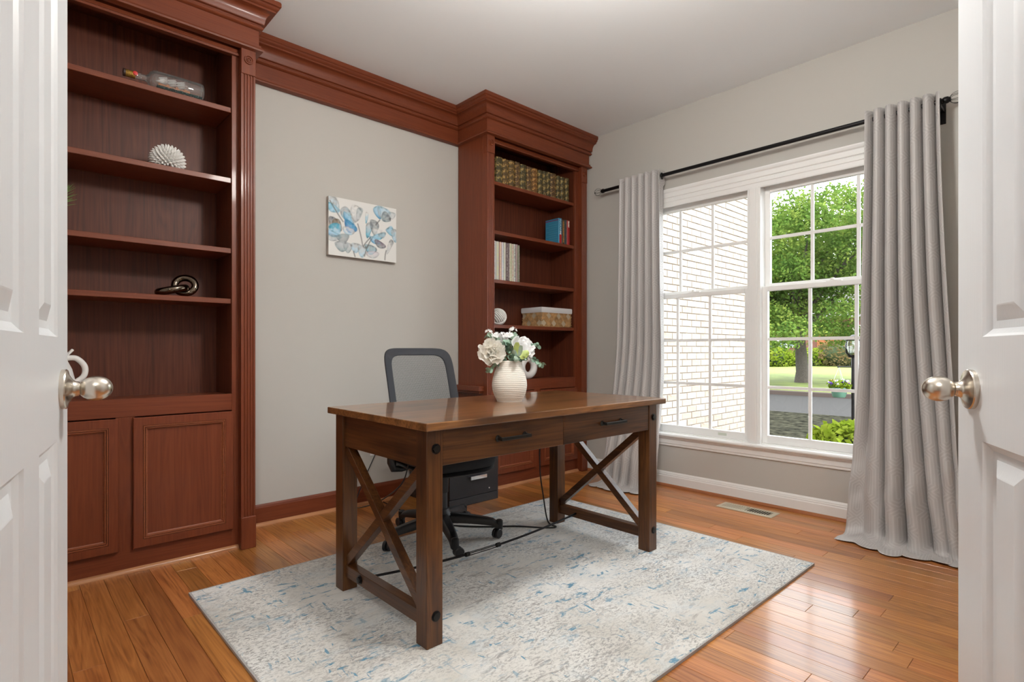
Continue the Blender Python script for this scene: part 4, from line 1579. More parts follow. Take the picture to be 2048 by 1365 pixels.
def petal(m, base, axis, out, L, W, curl, cup, n=5, k=4, wav=0.0, seed=0):
    """one curved petal growing along axis from base, bending towards out."""
    side = axis.cross(out).normalized()
    o = len(m.v)
    for j in range(n + 1):
        t = j / n
        ang = curl * t
        c = base + axis * (L * (math.sin(ang) / curl if abs(curl) > 1e-3 else t)) + out * (L * (1 - math.cos(ang)) / curl if abs(curl) > 1e-3 else 0)
        w = W * (math.sin(PI * min(1, 0.12 + 0.80 * t)) ** 0.65)
        nrm = (out * math.cos(ang) - axis * math.sin(ang))
        for i in range(k + 1):
            u = -1 + 2 * i / k
            rip = wav * noise.noise(Vector((u * 2.2, t * 2.5, seed * 1.7))) * t
            m.v.append(tuple(c + side * (u * w) - nrm * (cup * w * u * u) + nrm * rip))
    for j in range(n):
        for i in range(k):
            a = o + j * (k + 1) + i
            m.f.append((a, a + 1, a + k + 2, a + k + 1))


def peony(label, c, face, R, mat, seed):
    c = Vector(c)
    face = Vector(face).normalized()
    t = thing('white_peony', label, 'flower', c, 0, 'white peonies in the vase')
    rr = random.Random(seed)
    a0 = face.orthogonal().normalized()
    b0 = face.cross(a0)
    m = MB()
    for ring, (n, L, tilt, W, base_r) in enumerate(((8, R * 1.0, 1.30, R * 0.50, 0.16), (8, R * 0.95, 0.95, R * 0.46, 0.13), (7, R * 0.85, 0.60, R * 0.40, 0.10), (6, R * 0.72, 0.32, R * 0.32, 0.06), (5, R * 0.6, 0.12, R * 0.24, 0.03))):
        for i in range(n):
            a = 2 * PI * (i + 0.5 * (ring % 2)) / n + rr.uniform(-0.2, 0.2)
            o = (a0 * math.cos(a) + b0 * math.sin(a))
            tl = tilt + rr.uniform(-0.15, 0.15)
            ax = (face * math.cos(tl) + o * math.sin(tl)).normalized()
            ou = (o * math.cos(tl) - face * math.sin(tl)).normalized()
            petal(m, Vector((0, 0, 0)) + o * R * base_r - face * R * 0.30, ax, -ou, L * rr.uniform(0.88, 1.08), W * rr.uniform(0.85, 1.1), 0.9 - ring * 0.05, 0.35, wav=R * 0.16, seed=seed + ring * 10 + i)
    build('petals', m, mat, t, world=False, smooth=80, fix=False)
    st = BM - c
    build('stem', MB().tube([-face * R * 0.3, -face * R * 0.5 + st * 0.25, st * 0.6, st], 0.003, 6), stem_m, t, world=False)
    cal = MB()
    cal.sphere(-face * R * 0.30, R * 0.22, 10, 6)
    build('calyx', cal, euc, t, world=False, smooth=60)
    return t


peony('large cream peony drooping over the left rim of the vase', (1.633, 1.893, 0.985), (-0.55, -0.70, 0.35), 0.066, petal_m, 5)
peony('bright white peony at the right of the bouquet', (1.782, 1.843, 1.005), (0.10, -0.70, 0.60), 0.064, petal_w, 9)
peony('small white peony at the back centre of the bouquet', (1.722, 1.925, 1.030), (-0.1, -0.3, 0.9), 0.042, petal_w, 15)


def sprig(label, tip, nleaf, size, mat, seed, round_=0.85, bow=0.02, name='eucalyptus_sprig', group='eucalyptus sprigs in the vase'):
    tip = Vector(tip)
    t = thing(name, label, 'foliage', BM, 0, group)
    rr = random.Random(seed)
    T = tip - BM
    mid = Vector((T.x * 0.30, T.y * 0.30, T.z * 0.62 + bow))
    pts = spline([Vector((0, 0, 0)), mid, T], 8)
    so = build('stem', MB().tube(pts, 0.0013, 5), stem_m, t, world=False)
    m = MB()
    for i in range(nleaf):
        u = 0.42 + 0.58 * (i + 0.6) / nleaf
        k = min(len(pts) - 2, int(u * (len(pts) - 1)))
        p = pts[k]
        d = (pts[k + 1] - pts[k]).normalized()
        a = rr.uniform(0, 2 * PI)
        q = d.orthogonal().normalized()
        o = (q * math.cos(a) + d.cross(q) * math.sin(a)).normalized()
        ax = (o * 0.85 + d * 0.5).normalized()
        ou = ax.orthogonal().normalized()
        petal(m, p, ax, ou, size * rr.uniform(0.8, 1.2), size * 0.5 * round_, 0.4, 0.25, 3, 2, seed=i)
    build('leaves', m, mat, t, world=False, smooth=80, fix=False)
    return t


sprig('eucalyptus sprig reaching out to the right of the bouquet', (1.868, 1.820, 1.015), 20, 0.022, euc, 1)
sprig('eucalyptus sprig hanging low on the right over the vase shoulder', (1.872, 1.795, 0.925), 22, 0.022, euc, 2, bow=0.06)
sprig('eucalyptus sprig drooping below the cream peony', (1.600, 1.880, 0.900), 17, 0.021, euc, 3, bow=0.05)
sprig('eucalyptus sprig at the upper left of the bouquet', (1.650, 1.955, 1.060), 22, 0.021, sage, 4)
sprig('eucalyptus sprig at the upper right behind the white peony', (1.785, 1.905, 1.062), 22, 0.021, sage, 5)
sprig('leafy grey-green sprig low in the centre of the bouquet', (1.690, 1.800, 0.965), 27, 0.022, euc, 6)
sprig('dark leafy sprig above the rim at right centre', (1.748, 1.790, 0.960), 27, 0.022, euc, 7)
sprig('grey-green sprig in the middle of the bouquet behind the broad leaves', (1.690, 1.860, 1.025), 30, 0.022, euc, 8)


def filler(label, c, n, R, seed):
    c = Vector(c)
    t = thing('small_white_flower', label, 'flower', c, 0, 'small white filler flowers')
    rr = random.Random(seed)
    m = MB()
    for i in range(n):
        d = Vector((rr.gauss(0, 1), rr.gauss(0, 1), abs(rr.gauss(0, 1)) * 0.9)).normalized()
        q = d.orthogonal().normalized()
        w = d.cross(q)
        for k in range(5):
            a = 2 * PI * k / 5 + rr.random()
            o = q * math.cos(a) + w * math.sin(a)
            petal(m, d * R, (o * 0.9 + d * 0.45).normalized(), d, R * 0.75, R * 0.30, 0.5, 0.2, 2, 2, seed=k)
    build('petals', m, petal_w, t, world=False, smooth=80, fix=False)
    st = BM - c
    build('stem', MB().tube([Vector((0, 0, 0)), st * 0.5, st], 0.0013, 5), stem_m, t, world=False)


filler('tiny white blossom highest on the right of the bouquet', (1.770, 1.900, 1.083), 7, 0.013, 3)
filler('tiny white blossom at the top left of the bouquet', (1.650, 1.935, 1.072), 6, 0.012, 4)
filler('cluster of tiny white blossoms on the upper left of the bouquet', (1.682, 1.915, 1.050), 10, 0.017, 5)
filler('cluster of tiny white blossoms at the top centre of the bouquet', (1.708, 1.905, 1.052), 10, 0.016, 6)
filler('cluster of tiny white blossoms right of centre in the bouquet', (1.742, 1.895, 1.053), 10, 0.016, 7)

bl = thing('broad_leaf_sprig', 'sprig of broad pale sage leaves at the front of the bouquet', 'foliage', BM)
for i, (tip, base, W, mt) in enumerate((((1.700, 1.800, 1.030), (1.706, 1.805, 0.965), 0.0155, lime), ((1.718, 1.790, 1.015), (1.712, 1.800, 0.965), 0.012, sage), ((1.672, 1.800, 0.995), (1.704, 1.803, 0.962), 0.012, sage),
                                        ((1.757, 1.785, 0.985), (1.716, 1.795, 0.960), 0.018, lime), ((1.668, 1.790, 0.955), (1.706, 1.795, 0.952), 0.014, sage))):
    tip, base = Vector(tip) - BM, Vector(base) - BM
    ax = (tip - base).normalized()
    ou = Vector((-0.5, -0.75, 0.1))
    ou = (ou - ax * ou.dot(ax)).normalized()
    m = MB()
    petal(m, base, ax, ou, (tip - base).length, W, 0.35, 0.3, 6, 4)
    build('leaf', m, mt, bl, world=False, smooth=80, fix=False)
build('stem', MB().tube([(0, 0, 0), Vector((1.708, 1.803, 0.96)) - BM], 0.0015, 5), stem_m, bl, world=False)


# ------------------------------------------------------------------ shelf ornaments, left bookcase
def ship_bottle():
    z = 2.205
    t = thing('ship_in_bottle', 'glass bottle lying on the top shelf with a model sailing ship inside', 'ship in bottle', (0.590, 3.024, z))
    # bottle axis along X, bottom end at +X, cork at -X
    M = Matrix.Translation((0.0, 0, 0.047)) @ Matrix.Rotation(-PI / 2, 4, 'Y')
    prof = [(0.0, -0.142), (0.030, -0.142), (0.042, -0.138), (0.046, -0.128), (0.0465, -0.05), (0.0465, 0.055), (0.044, 0.068), (0.034, 0.080), (0.020, 0.088), (0.0145, 0.096), (0.0135, 0.135), (0.0150, 0.138), (0.0150, 0.150), (0.0, 0.150)]
    build('bottle', MB().lathe(prof, 40, M), bottle_glass, t, world=False, smooth=50)
    capp = [(0.0, 0.137), (0.0158, 0.137), (0.0158, 0.172), (0.013, 0.176), (0.0, 0.176)]
    build('stopper', MB().lathe(capp, 20, M), plain('gilt_stopper', (0.42, 0.24, 0.05), 0.35, 0.6, vary=0.4, bscale=150), t, world=False, smooth=40)
    build('dark_tip', MB().lathe([(0, 0.174), (0.0165, 0.174), (0.0165, 0.182), (0, 0.184)], 20, M), plain('dark_cork', (0.03, 0.012, 0.008), 0.5), t, world=False)
    build('wax_seal', MB().lathe([(0, 0), (0.010, 0), (0.009, 0.003), (0, 0.004)], 14, Matrix.Translation((-0.138, -0.0155, 0.050)) @ Matrix.Rotation(PI / 2, 4, 'X')), plain('red_wax', (0.55, 0.02, 0.02), 0.4), t, world=False)
    # sea
    sea = MB()
    n, k = 30, 10
    for j in range(k + 1):
        for i in range(n + 1):
            x = lerp(-0.055, 0.132, i / n)
            y = lerp(-0.032, 0.032, j / k)
            sea.v.append((x, y, 0.020 + 0.004 * noise.noise(Vector((x * 60, y * 60, 2)))))
    for j in range(k):
        for i in range(n):
            a = j * (n + 1) + i
            sea.f.append((a, a + 1, a + n + 2, a + n + 1))
    o = len(sea.v)
    # closed underside following the bottle
    for i in range(n + 1):
        x = lerp(-0.055, 0.132, i / n)
        for q in range(7):
            a = PI + PI * (q + 0.0) / 6
            yy, zz = 0.0425 * math.cos(a), 0.047 + 0.0425 * math.sin(a)
            sea.v.append((x, max(-0.032, min(0.032, yy)), min(zz, 0.018)))
    for i in range(n):
        for q in range(6):
            a = o + i * 7 + q
            sea.f.append((a, a + 1, a + 8, a + 7))
    sm, nt, b = mk('teal_sea')
    tc = nd(nt, 'ShaderNodeTexCoord')
    nz = nd(nt, 'ShaderNodeTexNoise')
    nz.inputs['Scale'].default_value = 160
    lk(nt, tc, 'Object', nz, 'Vector')
    r = ramp(nt, [(0.35, (0.004, 0.05, 0.05)), (0.55, (0.01, 0.14, 0.13)), (0.7, (0.30, 0.45, 0.42))])
    lk(nt, nz, 'Fac', r, 'Fac')
    lk(nt, r, 'Color', b, 'Base Color')
    build('sea', sea, sm, t, world=False, smooth=60)
    hull = MB()
    prof2 = []
    for i in range(13):
        u = i / 12
        x = lerp(-0.045, 0.085, u)
        w = 0.011 * math.sin(PI * (0.10 + 0.82 * u)) ** 0.6
        zt = 0.034 + 0.008 * (2 * u - 1) ** 2
        hull.v += [(x, -w, zt), (x, -w * 0.6, 0.018), (x, w * 0.6, 0.018), (x, w, zt)]
    for i in range(12):
        for q in range(4):
            w = (q + 1) % 4
            hull.f.append((i * 4 + q, i * 4 + w, i * 4 + 4 + w, i * 4 + 4 + q))
    hull.f += [(0, 1, 2, 3), (51, 50, 49, 48)]
    for x in (-0.008, 0.030, 0.066):
        hull.box(x - 0.006, x + 0.006, -0.008, 0.008, 0.034, 0.043)
    build('hull', hull, plain('orange_hull', (0.36, 0.12, 0.03), 0.5), t, world=False)
    rig = MB()
    for x, h in ((-0.018, 0.076), (0.018, 0.086), (0.054, 0.078)):
        rig.tube([(x, 0, 0.034), (x, 0, h)], 0.0010, 5)
        for zz in (0.05, 0.062, 0.073):
            rig.tube([(x, -0.016, zz), (x, 0.016, zz)], 0.0007, 4)
    rig.tube([(-0.044, 0, 0.040), (-0.058, 0, 0.048)], 0.0009, 4)
    build('masts', rig, plain('mast_wood', (0.25, 0.11, 0.04), 0.5), t, world=False)
    rr = random.Random(4)
    for x, h in ((-0.018, 0.076), (0.018, 0.086), (0.054, 0.078)):
        for k, zz in enumerate((0.044, 0.056, 0.067)):
            m = MB()
            w = 0.020 - 0.0035 * k
            for j in range(4):
                for i in range(5):
                    u = -1 + i / 2
                    v = j / 3
                    m.v.append((x - 0.003 - 0.008 * math.sin(PI * v) - 0.014 * u, u * w, zz + v * 0.0105))
            for j in range(3):
                for i in range(4):
                    a = j * 5 + i
                    m.f.append((a, a + 1, a + 6, a + 5))
            build('sail', m, petal_w, t, world=False, smooth=80, fix=False)
    m = MB().add([(-0.058, 0, 0.048), (-0.022, -0.004, 0.046), (-0.021, 0.0, 0.072), (-0.040, 0.006, 0.055)], [(0, 1, 3), (1, 2, 3), (0, 3, 2)])
    build('sail', m, petal_w, t, world=False, fix=False)


ship_bottle()

# spiky urchin
ur = thing('spiky_sculpture', 'white spiky urchin-shaped ornament on the second shelf', 'ornament', (0.588, 3.055, 1.853))
m = MB()
RU = 0.060
m.sphere((0, 0, 0.045), RU * 0.80, 24, 14, (1, 0.95, 0.92))
ns = 210
for i in range(ns):
    zf = 1 - 1.62 * (i + 0.5) / ns
    a = i * 2.39996
    rxy = math.sqrt(max(0, 1 - zf * zf))
    d = Vector((rxy * math.cos(a), rxy * math.sin(a), zf))
    c = Vector((0, 0, 0.045)) + Vector((d.x * RU * 0.76, d.y * RU * 0.72, d.z * RU * 0.70))
    tip = Vector((0, 0, 0.045)) + d * (RU * 1.30)
    tip.z = max(tip.z, 0.001)
    c.z = max(c.z, 0.004)
    pts = [c, c.lerp(tip, 0.5), c.lerp(tip, 0.85), tip]
    m.tube(pts, [0.0078, 0.0062, 0.0036, 0.0011], 7)
build('spines', m, ceramic_white, ur, world=False, smooth=50)


# dark metallic knot
def knot():
    t = thing('knot_sculpture', 'polished dark bronze interlocked-ring knot ornament on the fourth shelf', 'ornament', (0.625, 3.055, 1.250))
    bm_ = plain('dark_bronze_mirror', (0.16, 0.125, 0.095), 0.10, 1.0)
    m = MB()
    pts, rs = [], []
    for i in range(48):
        a = 2 * PI * i / 48
        p = Vector((0.043 * math.cos(a), 0, 0.040 * math.sin(a)))
        q = Matrix.Rotation(math.radians(-20), 3, 'Z') @ Matrix.Rotation(math.radians(-18), 3, 'X') @ p
        pts.append(q + Vector((0.037, 0.004, 0.0585)))
        rs.append(0.0165)
    m.tube(pts, rs, 16, closed=True)
    build('upright_ring', m, bm_, t, world=False, smooth=80)
    m = MB()
    pts = []
    for i in range(48):
        a = 2 * PI * i / 48
        p = Vector((0.058 * math.cos(a), 0.040 * math.sin(a), 0))
        q = Matrix.Rotation(math.radians(-14), 3, 'Y') @ p
        pts.append(q + Vector((-0.020, -0.008, 0.032)))
    m.tube(pts, 0.0165, 16, closed=True)
    m.v = [(p[0], p[1], max(p[2], 0.0005)) for p in m.v]
    build('lying_ring', m, bm_, t, world=False, smooth=80)


knot()

# grassy plant whose tips show past the door
pl = thing('potted_grass', 'small potted grass on the third shelf, mostly hidden by the open door', 'potted plant', (0.150, 3.06, 1.502))
build('pot', MB().lathe([(0, 0), (0.035, 0), (0.045, 0.075), (0.048, 0.078), (0.042, 0.080), (0.040, 0.06), (0, 0.058)], 24), ceramic_white, pl, world=False, smooth=40)
m = MB()
rr = random.Random(2)
for i in range(140):
    a = rr.uniform(0, 2 * PI)
    sp = rr.uniform(0.2, 1.0)
    L = rr.uniform(0.12, 0.21)
    o = Vector((math.cos(a), math.sin(a), 0))
    b0 = o * rr.uniform(0, 0.025) + Vector((0, 0, 0.06))
    pts = [b0 + o * (0.10 * sp * u ** 1.6) + Vector((0, 0, L * u * (1 - 0.35 * sp * u))) for u in (0, 0.33, 0.66, 1)]
    pts = [Vector((max(-0.13, p.x), max(-0.16, min(0.14, p.y)), p.z)) for p in pts]
    m.tube(pts, [0.0016, 0.0016, 0.0012, 0.0003], 4)
build('blades', m, plain('grass_blade', (0.13, 0.30, 0.05), 0.5), pl, world=False, smooth=60)


def pitcher(label, c, s, rotz):
    t = thing('pitcher', label, 'pitcher', c, rotz)
    prof = [(0, 0), (0.042, 0), (0.045, 0.004), (0.062, 0.05), (0.066, 0.09), (0.055, 0.14), (0.040, 0.175), (0.038, 0.195), (0.044, 0.212), (0.041, 0.212), (0.035, 0.195), (0.037, 0.175), (0.050, 0.14), (0.06, 0.09), (0.04, 0.01), (0, 0.008)]
    prof = [(r * s, z * s) for r, z in prof]
    build('body', MB().lathe(prof, 40), ceramic_white, t, world=False, smooth=50)
    h = spline([(0.036 * s, 0, 0.188 * s), (0.070 * s, 0, 0.186 * s), (0.098 * s, 0, 0.150 * s), (0.094 * s, 0, 0.108 * s), (0.060 * s, 0, 0.078 * s)], 8)
    build('handle', MB().tube(h, 0.0115 * s, 12), ceramic_white, t, world=False, smooth=60)
    lip = MB().tube(spline([(0.036 * s, 0, 0.20 * s), (0.048 * s, 0, 0.214 * s), (0.058 * s, 0, 0.226 * s)], 4), [0.006 * s] * 8 + [0.003 * s], 8)
    build('thumb_rest', lip, ceramic_white, t, world=False, smooth=60)


pitcher('white pitcher with curved handle behind the open door, on the counter', (0.175, 3.055, 0.770), 1.0, 0.0)


# ------------------------------------------------------------------ books, right bookcase
def book(name, label, x0, x1, y0, depth, z, h, cover, group, pages=True, tilt=0.0):
    """book standing on a shelf, spine towards the room at y0."""
    t = thing(name, label, 'book', ((x0 + x1) / 2, y0 + depth / 2, z), 0, group)
    a = (x1 - x0) / 2 - 0.0008
    b = depth / 2
    c = MB()
    th = min(0.0025, a * 0.3)
    # two boards and a rounded spine as one wrap
    pts = []
    nsp = 6
    outer = [(-a, b)]
    for i in range(nsp + 1):
        w = PI * i / nsp
        outer.append((-a * math.cos(w), -b + a * 0.35 - a * 0.35 * math.sin(w)))
    outer.append((a, b))
    inner = [(a - th, b), (a - th, -b + a * 0.35 + th), (-a + th, -b + a * 0.35 + th), (-a + th, b)]
    c.prism(outer + inner, lambda p, q, r: (p, q, r), 0, h)
    build('cover', c, cover, t, world=False, smooth=30)
    build('page_block', MB().box(-a + th, a - th, -b + a * 0.35 + th, b - 0.004, 0.003, h - 0.003), paper, t, world=False)
    return t


paper = plain('page_paper', (0.62, 0.57, 0.47), 0.9)


def gilt(name, base, gold, k):
    """leather spine with gilt bands and panels, laid out along the spine height."""
    m, nt, b = mk(name)
    tc = nd(nt, 'ShaderNodeTexCoord')
    sp = nd(nt, 'ShaderNodeSeparateXYZ')
    gv = nd(nt, 'ShaderNodeVectorMath', operation='MULTIPLY_ADD')
    oi = nd(nt, 'ShaderNodeObjectInfo')
    gv.inputs[1].default_value = (0.0, 0.0, 3.0)
    lk(nt, oi, 'Random', gv, 0)
    lk(nt, tc, 'Generated', gv, 2)
    lk(nt, gv, 'Vector', sp, 'Vector')

    def ma(op, a, c):
        x = nd(nt, 'ShaderNodeMath', operation=op)
        nt.links.new(a if not hasattr(a, 'outputs') else a.outputs[0], x.inputs[0])
        if hasattr(c, 'outputs'):
            nt.links.new(c.outputs[0], x.inputs[1])
        else:
            x.inputs[1].default_value = c
        return x
    zz = ma('FRACT', ma('MULTIPLY', sp.outputs['Z'], 4.0 + 0.5 * k), 0)
    band = ma('LESS_THAN', ma('ABSOLUTE', ma('SUBTRACT', zz, 0.5), 0), 0.30)
    tri = ma('GREATER_THAN', ma('ADD', ma('ABSOLUTE', ma('SUBTRACT', sp.outputs['X'], 0.5), 0), ma('MULTIPLY', zz, 0.75)), 0.58)
    lines = ma('GREATER_THAN', ma('FRACT', ma('MULTIPLY', sp.outputs['Z'], 23.0 + k), 0), 0.55)
    nz = nd(nt, 'ShaderNodeTexNoise')
    nz.inputs['Scale'].default_value = 90 + 7 * k
    lk(nt, tc, 'Object', nz, 'Vector')
    wear = ma('GREATER_THAN', nz, 0.47)
    g = ma('MULTIPLY', ma('MAXIMUM', ma('MULTIPLY', band, tri), ma('MULTIPLY', lines, ma('MULTIPLY', zz, 0.7))), wear)
    mx = nd(nt, 'ShaderNodeMix', data_type='RGBA')
    nt.links.new(g.outputs[0], mx.inputs['Factor'])
    mx.inputs['A'].default_value = (*base, 1)
    mx.inputs['B'].default_value = (*gold, 1)
    nt.links.new(mx.outputs['Result'], b.inputs['Base Color'])
    b.inputs['Roughness'].default_value = 0.45
    return m


old_x = [2.633, 2.700, 2.762, 2.822, 2.877, 2.945, 3.004, 3.068, 3.123, 3.167, 3.211, 3.280, 3.328, 3.383, 3.432]
ordw = ['first', 'second', 'third', 'fourth', 'fifth', 'sixth', 'seventh', 'eighth', 'ninth', 'tenth', 'eleventh', 'twelfth', 'thirteenth', 'fourteenth']
gold_kinds = [((0.05, 0.042, 0.018), (0.34, 0.24, 0.08)), ((0.08, 0.05, 0.018), (0.42, 0.26, 0.08)), ((0.075, 0.042, 0.018), (0.36, 0.22, 0.07)), ((0.13, 0.06, 0.015), (0.46, 0.25, 0.07))]
kind_of = [0, 1, 1, 2, 0, 2, 3, 0, 0, 0, 2, 0, 0, 0]
gm = [gilt('gilt_leather_%d' % i, g[0], g[1], i) for i, g in enumerate(gold_kinds)]
kind_word = ['olive-brown', 'tan-brown', 'brown', 'amber']
for i in range(14):
    x0 = old_x[i] + 0.004
    x1 = old_x[i + 1] - 0.005
    lab = 'antique %s leather book with gilt spine, %s from the left on the top shelf' % (kind_word[kind_of[i]], ordw[i])
    book('antique_book', lab, x0, x1, 2.998 + rnd.uniform(0, 0.004), 0.15, 2.205, 0.198 + rnd.uniform(-0.004, 0.004), gm[kind_of[i]], 'antique gilt books on the top shelf')


def spine_text_mat(name, base, mark, freq=30, thr=0.5, lo=0.2, hi=0.9):
    m, nt, b = mk(name)
    tc = nd(nt, 'ShaderNodeTexCoord')
    sp = nd(nt, 'ShaderNodeSeparateXYZ')
    lk(nt, tc, 'Generated', sp, 'Vector')
    mp = nd(nt, 'ShaderNodeMapping')
    mp.inputs['Scale'].default_value = (3, 0, freq)
    lk(nt, tc, 'Generated', mp, 'Vector')
    nz = nd(nt, 'ShaderNodeTexNoise')
    nz.inputs['Scale'].default_value = 1.0
    nz.inputs['Detail'].default_value = 1
    lk(nt, mp, 'Vector', nz, 'Vector')
    g = nd(nt, 'ShaderNodeMath', operation='GREATER_THAN')
    g.inputs[1].default_value = thr
    lk(nt, nz, 'Fac', g, 0)

    def cmp_(src, op, v):
        x = nd(nt, 'ShaderNodeMath', operation=op)
        nt.links.new(src, x.inputs[0])
        x.inputs[1].default_value = v
        return x

    def mul(a, c):
        x = nd(nt, 'ShaderNodeMath', operation='MULTIPLY')
        nt.links.new(a.outputs[0], x.inputs[0])
        nt.links.new(c.outputs[0], x.inputs[1])
        return x
    f = mul(mul(g, cmp_(sp.outputs['Z'], 'GREATER_THAN', lo)), cmp_(sp.outputs['Z'], 'LESS_THAN', hi))
    f = mul(f, mul(cmp_(sp.outputs['X'], 'GREATER_THAN', 0.28), cmp_(sp.outputs['X'], 'LESS_THAN', 0.72)))
    f = mul(f, cmp_(sp.outputs['Y'], 'LESS_THAN', 0.1))
    mx = nd(nt, 'ShaderNodeMix', data_type='RGBA')
    nt.links.new(f.outputs[0], mx.inputs['Factor'])
    mx.inputs['A'].default_value = (*base, 1)
    mx.inputs['B'].default_value = (*mark, 1)
    nt.links.new(mx.outputs['Result'], b.inputs['Base Color'])
    b.inputs['Roughness'].default_value = 0.4
    return m


modern = [
    ('bright blue book with a red-topped spine end on the second shelf', 3.283, 3.322, 0.148, 0.203, spine_text_mat('blue_cover', (0.035, 0.22, 0.36), (0.55, 0.65, 0.72), 26, 0.52, 0.45, 0.95)),
    ('dark brown book with gold spine lettering, right of the blue book', 3.3235, 3.3545, 0.150, 0.197, spine_text_mat('brown_cover', (0.035, 0.018, 0.012), (0.50, 0.26, 0.06), 30, 0.45, 0.05, 0.95)),
    ('charcoal book between the brown and the red books', 3.356, 3.381, 0.145, 0.199, spine_text_mat('charcoal_cover', (0.03, 0.035, 0.038), (0.10, 0.13, 0.14), 14, 0.55)),
    ('red book with white lettering at the right end of the second shelf', 3.3825, 3.420, 0.150, 0.199, spine_text_mat('red_cover', (0.32, 0.02, 0.02), (0.65, 0.60, 0.52), 20, 0.40, 0.72, 0.98)),
]
for lab, x0, x1, dp, h, mt in modern:
    b_ = book('book', lab, x0, x1, 2.983, dp, 1.853, h, mt, 'books on the second shelf')
    if 'blue' in lab and 'bright' in lab:
        # printed stripe along the top of the side cover, red spine patch with a white flame
        build('cover_stripe', MB().box(3.2832, 3.2838, 2.990, 3.130, 1.853 + 0.187, 1.853 + 0.194), plain('magenta_print', (0.22, 0.01, 0.09), 0.4), b_)
        for k in range(8):
            build('text_line', MB().box(3.2832, 3.2838, 3.000 + 0.012 * (k % 3 == 2), 3.122 - 0.03 * (k % 2), 1.853 + 0.030 + 0.018 * k, 1.853 + 0.034 + 0.018 * k), plain('pale_blue_print', (0.08, 0.30, 0.44), 0.4), b_)
        build('spine_patch', MB().box(3.290, 3.312, 2.9812, 2.984, 1.855, 1.853 + 0.072), plain('red_print', (0.42, 0.02, 0.02), 0.4), b_)
        build('spine_mark', MB().prism([(3.294, 1.925), (3.308, 1.925), (3.305, 1.940), (3.309, 1.950), (3.301, 1.946)], lambda a, c, h: (a, h, c), 2.9812, 2.984), plain('white_print', (0.75, 0.72, 0.75), 0.4), b_)

mag_x = [2.589, 2.610, 2.646, 2.666, 2.689, 2.709, 2.731, 2.747, 2.766, 2.786, 2.806, 2.831, 2.848]
mag_cols = [((0.75, 0.76, 0.78), (0.55, 0.56, 0.6), 'white'), ((0.55, 0.55, 0.50), (0.62, 0.62, 0.34), 'pale yellow-grey'), ((0.62, 0.42, 0.34), (0.75, 0.66, 0.45), 'salmon'), ((0.70, 0.62, 0.66), (0.35, 0.60, 0.62), 'pale pink'),
            ((0.66, 0.66, 0.55), (0.75, 0.75, 0.72), 'pale cream'), ((0.13, 0.08, 0.09), (0.50, 0.48, 0.45), 'dark maroon'), ((0.22, 0.17, 0.17), (0.55, 0.48, 0.50), 'brown-grey'), ((0.66, 0.63, 0.46), (0.40, 0.45, 0.22), 'cream-yellow'),
            ((0.60, 0.57, 0.46), (0.5, 0.22, 0.18), 'beige'), ((0.66, 0.66, 0.60), (0.10, 0.12, 0.12), 'white-and-black'), ((0.36, 0.26, 0.28), (0.30, 0.32, 0.16), 'mauve'), ((0.24, 0.25, 0.18), (0.5, 0.48, 0.40), 'olive-grey')]
for i in range(12):
    c0, c1, wd = mag_cols[i]
    mt = spine_text_mat('magazine_%d' % i, c0, c1, 16 + 3 * (i % 4), 0.48, 0.03, 0.97)
    lab = 'thin %s paperback, %s from the left on the third shelf' % (wd, ordw[i])
    book('thin_paperback', lab, mag_x[i] + 0.0015, mag_x[i + 1] - 0.0028, 2.980, 0.17, 1.502, 0.277 + rnd.uniform(-0.002, 0.002), mt, 'thin paperbacks on the third shelf')


# white rope ball
rb = thing('rope_ball', 'white ceramic knotted-rope ball on the fourth shelf', 'ornament', (2.672, 3.03, 1.178))
m = MB()
m.sphere((0, 0, 0.060), 0.0485, 20, 12)
for dd, ks, base_r, lift in ((Vector((0.75, -0.25, 0.62)), range(-4, 5), 0.0545, 0.0), (Vector((-0.55, -0.75, 0.35)), range(-1, 2), 0.0555, 0.004)):
    d = dd.normalized()
    q = d.orthogonal().normalized()
    w = d.cross(q)
    for k in ks:
        off = k * 0.0125
        r = math.sqrt(max(0.00002, base_r ** 2 - off * off)) + lift
        pts = [Vector((0, 0, 0.060)) + d * off + (q * math.cos(2 * PI * a / 40) + w * math.sin(2 * PI * a / 40)) * r for a in range(40)]
        m.tube(pts, 0.0056, 8, closed=True)
m.v = [(p[0], p[1], max(0.0005, p[2])) for p in m.v]
build('strands', m, ceramic_white, rb, world=False, smooth=60)


